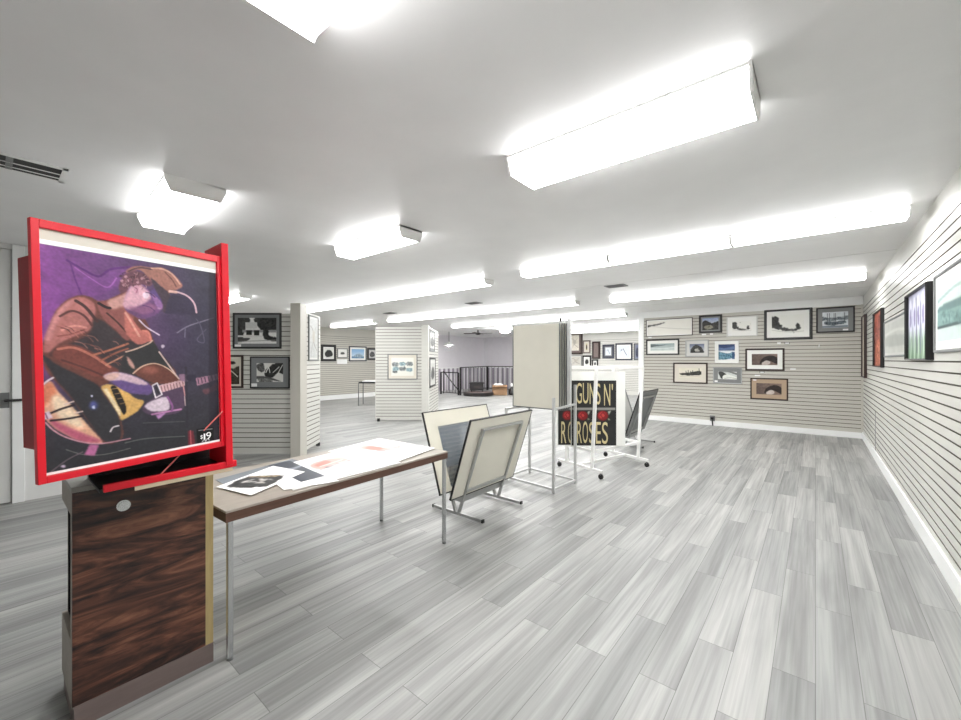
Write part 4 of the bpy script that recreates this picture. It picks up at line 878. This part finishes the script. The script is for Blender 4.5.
# strap, stand and lines on the right
c.line(Z2((80, 430), (120, 470), (190, 515)), (222, 202, 222), 2.2); c.ell(*Z2((210, 578))[0], 1.8, 1.8, (210, 190, 210), .6); c.line(Z2((190, 610), (230, 665), (270, 720)), (206, 180, 176), 2.0); c.line(Z4((190, 0), (250, 85), (300, 152)), (216, 186, 176), 2.0)
c.line(Z2((290, 505), (350, 470), (430, 445), (490, 428)), (128, 122, 142), 2.0); c.line(Z2((335, 480), (332, 530)), (112, 106, 130), 2); c.line(Z4((338, 90), (345, 420)), (44, 40, 52), 4, .7); c.line(Z2((395, 430), (420, 470), (440, 560), (400, 545), (450, 490)), (92, 86, 110), 1.6)
c.rect(209, 250, 221, 460, (36, 32, 44), 1.2, .7)
c.poly(Z4((348, 442), (378, 442), (392, 530), (350, 532)), (146, 36, 52), .9, False, .8); c.line(Z4((362, 440), (366, 530)), (214, 96, 100), 1.6)
c.poly(Z4((396, 432), (490, 420), (492, 508), (400, 526)), (12, 10, 12), .5, False)
for q, (a_, b_) in enumerate(((408, 424), (430, 444), (450, 462), (466, 482))): c.line(Z4((a_, 440 - q * 2), (b_, 438 - q * 2)), (190, 190, 190), 1.6, .8, False)
c.line(Z4((428, 502), (440, 490), (446, 500), (456, 486), (466, 494)), (220, 220, 220), 1.6)
# film-like texture over the whole print, plus a lift painting in reflected haze
c.a = c.a * (0.88 + 0.24 * c.noise_field(.012, 151)[..., None]) * (0.84 + 0.32 * c.noise_field(.07, 152)[..., None]) * .86 + 7
c.a = c.a * .9 + c.a.mean(-1, keepdims=True) * np.array((.102, .096, .104))
c.a[:7, :, :] = 250; c.a[-4:, :, :] = 240; c.a = np.clip(c.a, 0, 255)
po = D(U0, zt, -.0118); pex = tuple(de * (U1 - U0)); pey = (0, 0, -(zt - zbm))
ink_sheet('poster', c, po, pex, pey, dr, label='printed poster of a guitarist in a hat on purple', n=dn)
it = []
for ch, q0, q1 in (('$', (416, 466), (430, 488)), ('1', (434, 458), (444, 490)), ('9', (448, 452), (476, 486))):
    a0 = ptf(Z4(q0)[0]); a1 = ptf(Z4(q1)[0]); it.append((ch, a0[0], a0[1], a1[0], a1[1]))
text_shapes(it, po, pex, pey, 'price_lettering', 'white_ink', dr, lift=.002)

# ------------------------------------------------------------------ long table with loose prints
NR = np.array((-2.248, .752, 0)); tl = np.array((-.05, .999, 0)); tl /= np.linalg.norm(tl); tr_ = np.array((-tl[1], tl[0], 0))
TL_, TW_, TT = 1.66, .815, .752
T = lambda a, c, z: tuple(NR + tl * a + tr_ * c + up * z)
t = thing('long_table', 'long worn brown-edged table with chrome legs and loose prints', 'table', T(TL_ / 2, TW_ / 2, 0))
MB().obox(T(0, 0, TT - .012), tuple(tl * TL_), tuple(tr_ * TW_), tuple(up * .012)).build('tabletop', 'tabletop', t, bevel=.002)
ap = MB()
ap.obox(T(0.001, 0.001, TT - .058), tuple(tl * (TL_ - .002)), tuple(tr_ * .02), tuple(up * .046)); ap.obox(T(0.001, TW_ - .021, TT - .058), tuple(tl * (TL_ - .002)), tuple(tr_ * .02), tuple(up * .046))
ap.obox(T(0.001, .021, TT - .058), tuple(tl * .02), tuple(tr_ * (TW_ - .042)), tuple(up * .046)); ap.obox(T(TL_ - .021, .021, TT - .058), tuple(tl * .02), tuple(tr_ * (TW_ - .042)), tuple(up * .046))
ap.build('apron', 'apron', t)
for a, cc in ((.012, .004), (TL_ - .04, .004), (.012, TW_ - .032), (TL_ - .04, TW_ - .032)):
    lg = MB().obox(T(a, cc, .012), tuple(tl * .026), tuple(tr_ * .026), tuple(up * (TT - .03))).build('leg', 'chrome', t, bevel=.004)
    MB().tube(T(a + .013, cc + .013, 0), T(a + .013, cc + .013, .014), .015, 12).build('foot', 'grey_metal', lg)
def loose(label, corners, cv, lvl, cat='print', name='loose_print'):
    """sheet on the table: photograph corners TL, TR, BL (parallelogram), level in the pile"""
    z = TT + .0012 + lvl * .0022
    p = [np.array(on_z(*q, z)) for q in corners]
    ob = ink_sheet(name, cv, p[0], p[1] - p[0], p[2] - p[0], None, thick=.0012, n=(0, 0, 1)); tag(ob, label, cat, 'loose sheets on the long table'); return ob
g = Cv(12, 12, (120, 126, 132)); g.noise(14, .3, 101)
loose('wide blue-grey sheet at the back left of the long table', ((215, 480), (292, 459), (234, 489)), g, 0)
g = Cv(30, 30, (72, 76, 84)); g.noise(20, .3, 102); g.line([(0, .3), (.5, .4), (1, .35)], (150, 156, 166), 2)
loose('dark slate sheet peeking between the two groups of prints', ((268, 465.5), (290, 461), (301, 482)), g, 2.6)
c = Cv(60, 60, (242, 242, 242), None)
c = Cv(70, 60, (243, 243, 243)); c.poly([(.05, .20), (.48, .08), (.74, .76), (.30, .93)], (110, 108, 106), .5, False)
c.blot([(.07, .22), (.46, .1), (.70, .74), (.30, .90)], (56, 56, 56), 103, .07, .62); c.blot([(.2, .3), (.42, .25), (.6, .7), (.4, .8)], (190, 188, 184), 104, .05, 1.12); c.blot([(.44, .1), (.52, .2), (.74, .7), (.62, .6)], (150, 132, 104), 105, .05, .6)
loose('white sheet with a black and white photo, nearest on the table', ((216, 487), (273, 466), (251, 495.5)), c, 3)
c = Cv(40, 20, (244, 244, 243)); c.noise(6, .2, 106)
loose('blank white sheet under the nearest photo sheet', ((262, 474), (312, 467), (284, 490)), c, 1.6)
def bus(seed, big):
    c = Cv(80, 60, (243, 243, 242)); R_ = (222, 160, 150)
    if big:
        c.poly([(.36, .22), (.56, .16), (.62, .5), (.78, .62), (.62, .82), (.46, .74), (.40, .5)], R_, 1.2); c.poly([(.40, .28), (.54, .24), (.57, .44), (.44, .48)], (200, 112, 100), 1.0); c.line([(.40, .5), (.6, .62), (.78, .70)], (150, 130, 130), 1.6); c.line([(.1, .3), (.34, .25)], (190, 190, 192), 1.4); c.rect(.60, .50, .70, .60, (150, 120, 118), .8, .7); c.blot([(.56, .5), (.8, .56), (.76, .8), (.5, .8)], (180, 150, 146), seed, .06, .6); c.rect(.68, .12, .9, .26, (206, 206, 206), 1, .7)
    else:
        c.poly([(.22, .30), (.50, .22), (.72, .34), (.74, .52), (.50, .60), (.24, .56)], R_, 1.2); c.poly([(.28, .34), (.48, .28), (.5, .4), (.3, .46)], (204, 122, 110), 1.0); c.line([(.24, .58), (.5, .62), (.76, .54)], (140, 128, 130), 1.6); c.line([(.3, .46), (.68, .42)], (236, 210, 204), 1.4); c.ell(.36, .57, .04, .05, (120, 110, 112), .8); c.ell(.62, .57, .04, .05, (120, 110, 112), .8); c.blot([(.4, .5), (.8, .5), (.86, .7), (.4, .72)], (196, 186, 184), seed, .06, .6); c.line([(.1, .78), (.9, .76)], (206, 206, 208), 1.5)
    c.blot([(.05, .6), (.95, .62), (.95, .9), (.05, .9)], (214, 214, 216), seed + 1, .05, .7); return c
loose('white print with a pale red shape at the middle of the table', ((286, 464), (346, 449.5), (318, 484)), bus(107, False), 2)
loose('white print with a larger red shape on the table far half', ((328, 451.5), (379, 438.3), (388, 465)), bus(109, True), 3)
c = Cv(40, 30, (240, 240, 240)); c.blot([(.1, .3), (.9, .2), (.9, .7), (.2, .8)], (206, 206, 210), 111, .06, .6)
loose('white sheet at the far right end of the table', ((352, 447.5), (380, 438.6), (404, 459.5)), c, .6)
c = Cv(40, 20, (226, 226, 226)); c.noise(16, .15, 112); c.line([(0, .7), (.5, .75), (1, .6)], (120, 120, 124), 1.6)
loose('thin white strip of paper along the front table edge', ((288, 486), (394, 460), (293, 490.5)), c, 1)

# ------------------------------------------------------------------ V-shaped print browsers
def browser(label, cx, y0, y1, inner=True, dark=False):
    """V trough of two boards on two tube frames; cx = middle, boards run along y"""
    t = thing('print_browser', label, 'print browser', (cx, (y0 + y1) / 2, 0), 'V-shaped print browsers')
    Lg = y1 - y0; fy = (y0 + .185, y1 - .185); pm = 'grey_metal' if dark else 'cream'; tm = 'steel'
    Rb, Rt = np.array((cx + .075, 0, .21)), np.array((cx + .325, 0, .968)); Lb, Lt = np.array((cx - .070, 0, .225)), np.array((cx - .315, 0, .985))
    for nm, a, bb, sg in (('front_board', Rb, Rt, 1), ('rear_board', Lb, Lt, -1)):
        e = bb - a; h = np.linalg.norm(e); n = np.array((e[2] * sg, 0, -e[0] * sg)) / h
        o = np.array((a[0], y0, a[2])); yv = np.array((0, 1.0, 0)); eu = e / h
        bo = MB().obox(tuple(o + eu * .008 + yv * .008), tuple(e - eu * .016), tuple(yv * (Lg - .016)), tuple(-n * .016)).build(nm, pm, t)
        ed = MB()
        ed.obox(tuple(o + n * .001), tuple(e), tuple(yv * .010), tuple(-n * .018)); ed.obox(tuple(o + yv * (Lg - .010) + n * .001), tuple(e), tuple(yv * .010), tuple(-n * .018))
        ed.obox(tuple(o + n * .001), tuple(eu * .010), tuple(yv * Lg), tuple(-n * .018)); ed.obox(tuple(o + n * .001 + e - eu * .010), tuple(eu * .010), tuple(yv * Lg), tuple(-n * .018))
        ed.build('edge_trim', 'black', bo)
    for y in fy:
        ft = MB().tube((cx - .325, y, .026), (cx + .30, y, .026), .013, square=True).build('foot_bar', tm, t)
        for s in (-1, 1): MB().tube((cx + (.30 if s > 0 else -.325), y, .026), (cx + (.315 if s > 0 else -.34), y, .026), .015, square=True).build('end_cap', 'rubber', ft)
        MB().tube((cx + .010, y, .03), (cx + .316, y, .868), .0125, square=True).build('leg_tube', tm, t)
        MB().tube((cx - .030, y, .03), (cx - .318, y, .868), .0125, square=True).build('leg_tube', tm, t)
    MB().tube((cx + .312, fy[0] - .01, .862), (cx + .312, fy[1] + .01, .862), .0125, square=True).build('cross_bar', tm, t)
    MB().tube((cx - .314, fy[0] - .01, .862), (cx - .314, fy[1] + .01, .862), .0125, square=True).build('cross_bar', tm, t)
    MB().tube((cx + .103, fy[0], .262), (cx + .103, fy[1], .262), .0125, square=True).build('cross_bar', tm, t)
    MB().tube((cx + .0, fy[0], .19), (cx + .0, fy[1], .19), .05, square=True).build('trough_bar', tm, t)
    return t
BX = -2.655
browser('near cream-boarded print browser between the table and tall rack', BX, 2.70, 3.70)
# prints standing in the near browser, leaning on its rear board
def leaning(label, cx, y0, y1, off, lo, hi, cv, name='print_sheet'):
    """sheet leaning on the rear board, off metres in front of it; lo, hi: share of the board's slope"""
    Lb, Lt = np.array((cx - .070, 0, .225)), np.array((cx - .315, 0, .985)); e = Lt - Lb; h = np.linalg.norm(e); n = np.array((e[2], 0, -e[0])) / h
    o = Lb + e * hi + n * off; o[1] = y0; p = Lb + e * lo + n * off; p[1] = y0
    ob = ink_sheet(name, cv, o, (0, y1 - y0, 0), p - o, None, thick=.004, n=(1, 0, .3)); return ob
c = Cv(50, 44, (112, 120, 130)); c.grad((128, 136, 146), (84, 92, 104), 0, 1); c.poly([(.5, .1), (.62, .05), (.6, .6), (.5, .9), (.46, .5)], (160, 166, 176), 2); c.poly([(.66, .1), (.74, .1), (.7, .7), (.62, .8)], (196, 200, 206), 2, op=.7); c.noise(16, .1, 120)
w_ = Cv(8, 8, (240, 240, 238))
tag(leaning('', BX, 2.735, 3.66, .005, .03, .95, w_), 'white backing sheet leaning inside the near print browser', 'print')
tag(leaning('', BX, 2.86, 3.50, .012, .05, .80, c), 'slate-blue print leaning inside the near print browser', 'print')
browser('distant dark print browser behind the white poster rack', -2.55, 6.85, 7.85, dark=True)
for k in range(5):
    cc = [(96, 98, 100), (150, 150, 148), (64, 66, 68), (120, 120, 118), (176, 176, 172)][k]
    g = Cv(8, 8, cc); g.noise(20, .4, 130 + k)
    tag(leaning('', -2.55, 6.93 + .02 * k, 7.72 - .03 * k, .008 + .018 * k, .04, .92 - .02 * k, g), ['rearmost', 'second from the rear', 'middle', 'second from the front', 'front'][k] + ' sheet leaning in the distant dark print browser', 'print', 'sheets in the distant browser')

# ------------------------------------------------------------------ tall rack of hanging display panels
t = thing('panel_rack', 'tall grey metal rack holding big cream display panels', 'display rack', (-2.63, 4.35, 0))
Cq = [(-2.985, 4.13), (-2.965, 4.64), (-2.27, 4.05), (-2.245, 4.53)]
A_, B_, C_, D_ = Cq
br = MB()
for p, q in ((A_, B_), (B_, D_), (D_, C_), (C_, A_)): MB().tube((p[0], p[1], .045), (q[0], q[1], .045), .012, square=True).build('base_rail', 'light_steel', t)
for p, z in ((A_, .90), (B_, .90), (C_, 1.075), (D_, 1.20)): MB().tube((p[0], p[1], 0), (p[0], p[1], z), .0135, square=True).build('upright', 'light_steel', t)
MB().tube((C_[0], C_[1], .945), (D_[0], D_[1], .965), .011, square=True).build('side_rail', 'light_steel', t); MB().tube((A_[0], A_[1], .89), (B_[0], B_[1], .89), .011, square=True).build('side_rail', 'light_steel', t)
MB().tube((A_[0], 4.42, .89), (C_[0] + .015, 4.42, .955), .011, square=True).build('support_bar', 'light_steel', t)
MB().tube((-2.277, 4.44, .945), (-2.277, 4.44, 2.0), .020, square=True).build('mast', 'light_steel', t); MB().tube((-3.03, 4.46, .89), (-3.03, 4.46, 1.94), .012, square=True).build('mast', 'light_steel', t)
MB().tube((-3.03, 4.46, 1.955), (-2.277, 4.45, 1.955), .012, square=True).build('top_bar', 'light_steel', t)
pm = MB().lathe((-2.40, 4.45, 1.968), [(.012, 0), (.018, .02), (.018, .04), (.006, .05)], 12).build('knob', 'black', t, smooth=True)
for k in range(5):
    y = 4.33 + k * .038; x0, x1 = -3.025 + .004 * k, -2.352 + .010 * k
    pn = MB().box((x0 + .012, y, .912), (x1 - .004, y + .018, 1.938)).build('display_panel', 'cream', t, bevel=.002)
    e = MB().box((x0, y - .001, .905), (x0 + .012, y + .02, 1.94)).box((x1 - .004, y - .001, .905), (x1 + .006, y + .02, 1.94)).box((x0, y - .001, .900), (x1 + .006, y + .02, .912)); e.build('panel_edge', 'grey_metal', pn)

# ------------------------------------------------------------------ white poster rack with casters, posters on it
t = thing('poster_rack', 'white tubular rack on casters holding rock posters', 'poster rack', (-2.31, 5.5, 0))
Lf, Lr, Rf, Rr = np.array((-2.06, 4.905)), np.array((-2.815, 5.15)), np.array((-1.80, 5.875)), np.array((-2.55, 6.145))
fd = (Lf - Lr) / np.linalg.norm(Lf - Lr); ra = ((Rf + Rr) / 2 - (Lf + Lr) / 2); ra /= np.linalg.norm(ra)
def P3(p, z): return (p[0], p[1], z)
up_top = {}
for nm, f, r in (('L', Lf, Lr), ('R', Rf, Rr)):
    ft = MB().tube(P3(f + fd * .0, .095), P3(r, .095), .018, square=True).build('foot_bar', 'white_metal', t, bevel=.003)
    for p in (f - fd * .025, r + fd * .025):
        cst = MB().tube((p[0] - .012 * ra[0], p[1] - .012 * ra[1], .032), (p[0] + .012 * ra[0], p[1] + .012 * ra[1], .032), .032, 16).build('caster', 'rubber', ft, smooth=True)
        MB().tube(P3(p, .05), P3(p, .085), .014).build('caster_stem', 'grey_metal', cst)
    fu, ru = r + (f - r) * .785, r + (f - r) * .22; ft_top = fu + fd * .075
    MB().tube(P3(fu, .10), P3(ft_top, 1.395), .019, square=True).build('upright', 'white_metal', t, bevel=.003); MB().tube(P3(ru, .10), P3(ru, 1.395), .019, square=True).build('upright', 'white_metal', t, bevel=.003)
    MB().tube(P3(ft_top, 1.40), P3(ru, 1.40), .017, square=True).build('end_rail', 'white_metal', t)
    a = .33; MB().tube(P3(fu + fd * .012, a), P3(ru - fd * .18, a), .015, square=True).build('end_rail', 'white_metal', t)
    up_top[nm] = (fu, ru, ft_top)
MB().tube(P3(up_top['L'][2], 1.40), P3(up_top['R'][2], 1.40), .019, square=True).build('top_rail', 'white_metal', t); MB().tube(P3(up_top['L'][1], 1.40), P3(up_top['R'][1], 1.40), .017, square=True).build('top_rail', 'white_metal', t)
MB().tube(P3(up_top['L'][0] + fd * .012, .32), P3(up_top['R'][0] + fd * .012, .32), .017, square=True).build('lower_rail', 'white_metal', t); MB().tube(P3(up_top['L'][1], .32), P3(up_top['R'][1], .32), .015, square=True).build('lower_rail', 'white_metal', t)
MB().tube(P3((Lf + Lr) / 2, .10), P3((Rf + Rr) / 2, .10), .015, square=True).build('base_rail', 'white_metal', t)
# posters hang across the rack
PD = 5.45                                                       # the leaves swing round to face the room
def board_plane(off):
    a = np.array((-sn, cs)) * (PD + off); r = np.array((cs, sn)); return a - r * .5, a + r * 3
def hang(off, px0, pt, px1, pb):
    p, q = board_plane(off); u0, z1 = on_plane(px0, pt, p, q); u1, _ = on_plane(px1, pt, p, q); _, z0 = on_plane((px0 + px1) / 2, pb, p, q); _, z1 = on_plane((px0 + px1) / 2, pt, p, q)
    return p, q, u0, u1, z0, z1
n_b = np.array((sn, -cs, 0)); f3 = np.array((cs, sn, 0))
def rose(c, x, y, r):
    c.ell(x, y, r, r * .62, (128, 30, 34), .8); c.ell(x - r * .1, y - r * .05, r * .62, r * .40, (186, 62, 60), .8); c.line([(x - r * .5, y), (x, y - r * .35), (x + r * .45, y), (x, y + r * .3), (x - r * .25, y)], (92, 18, 24), 1.2); c.poly([(x + r * .9, y - r * .5), (x + r * 1.5, y - r * .65), (x + r * 1.1, y - r * .1)], (176, 182, 168), .6, False); c.poly([(x + r * .9, y + r * .3), (x + r * 1.4, y + r * .5), (x + r * 1.0, y + r * .6)], (150, 158, 130), .6, False)
def rock_poster(off, px0, pt, px1, pb, label, top, bottom, roses, name='rock_poster'):
    p, q, u0, u1, z0, z1 = hang(off, px0, pt, px1, pb)
    o = np.array((p[0], p[1], 0)) + f3 * u0 + up * z1; ex = f3 * (u1 - u0); ey = -up * (z1 - z0)
    th = thing(name, label, 'poster', tuple(o + ex / 2 + ey), 'rock posters on the white rack')
    c = Cv(80, 110, (44, 44, 44)); c.noise(12, .1, 140); c.rect(.02, .42, .98, .455, (150, 150, 144), .6)
    for x, y, r in roses: rose(c, x, y, r)
    ink_sheet('printed_sheet', c, o, ex, ey, th, n=n_b)
    X_ = lambda x: (x - px0) / (px1 - px0); Y_ = lambda y: (y - pt) / (pb - pt)
    for ch, a, b_, t0, t1 in top + bottom: text_shapes([(ch, X_(a), Y_(t0), X_(b_), Y_(t1))], o, ex, ey, 'letter', 'lettering', th, lift=.003)
    return th
# white carrier board behind the front poster
p, q, u0, u1, z0, z1 = hang(.003, 571, 371.5, 625.3, 451.5); z0 = .350
tag(MB().obox((p[0] + f3[0] * u0, p[1] + f3[1] * u0, z0), tuple(f3 * (u1 - u0)), tuple(-n_b * .012), (0, 0, z1 - z0)).build('backing_board', 'cream_white'), 'white backing board behind the front rock poster', 'board')
rock_poster(.0, 571.5, 380.5, 616.2, 445.5, 'front black rock poster with gold letters and red roses',
            [('G', 576, 581.8, 383, 403.5), ('U', 582.8, 588.4, 383, 403.5), ('N', 589.6, 595.2, 383.5, 404), ('S', 596.0, 600.4, 383.5, 404.5), ('N', 604, 610.2, 384, 405.5), ("'", 611.6, 612.9, 384, 390)],
            [('R', 577, 581.8, 421.5, 443), ('O', 582.6, 587.8, 421.5, 443), ('S', 589, 594.4, 422, 443.3), ('E', 596, 600.8, 422, 443.6), ('S', 602, 607.8, 422, 443.8)],
            [(.25, .54, .115), (.70, .54, .125)])
p, q, u0, u1, z0, z1 = hang(.030, 556.6, 379.5, 602, 446.5); z0 = .350
tag(MB().obox((p[0] + f3[0] * u0, p[1] + f3[1] * u0, z0), tuple(f3 * (u1 - u0)), tuple(-n_b * .008), (0, 0, z1 - z0)).build('backing_board', 'cream_white'), 'white backing board behind the rear rock poster, edge showing at left', 'board')
rock_poster(.027, 558.2, 381, 600, 444.8, 'rear rock poster showing left of the front one',
            [('G', 562, 567.5, 384, 404), ('U', 568.6, 573.5, 384, 404), ('N', 575, 580, 384, 404)], [('R', 561.2, 566.2, 421.5, 443), ('O', 568, 572.6, 421.5, 443), ('S', 574, 580, 421.5, 443)], [(.22, .54, .12), (.62, .54, .12)])
# ------------------------------------------------------------------ camera, world, view
cam = bpy.data.cameras.new('camera'); co = bpy.data.objects.new('camera', cam); C.objects.link(co)
co.location = (0, 0, H); co.rotation_euler = (math.pi / 2, 0, YAW); cam.sensor_width = 36; cam.lens = 36 * F / 961; cam.clip_start = .05; cam.clip_end = 100
sc = bpy.context.scene; sc.camera = co
w = bpy.data.worlds.new('world'); sc.world = w; w.use_nodes = True
w.node_tree.nodes['Background'].inputs[0].default_value = (.8, .8, .8, 1); w.node_tree.nodes['Background'].inputs[1].default_value = 0.05
sc.view_settings.view_transform = 'Standard'; sc.view_settings.look = 'None'; sc.view_settings.exposure = 1.86; sc.view_settings.gamma = 1.0
try: sc.view_settings.use_curve_mapping = False
except Exception: pass
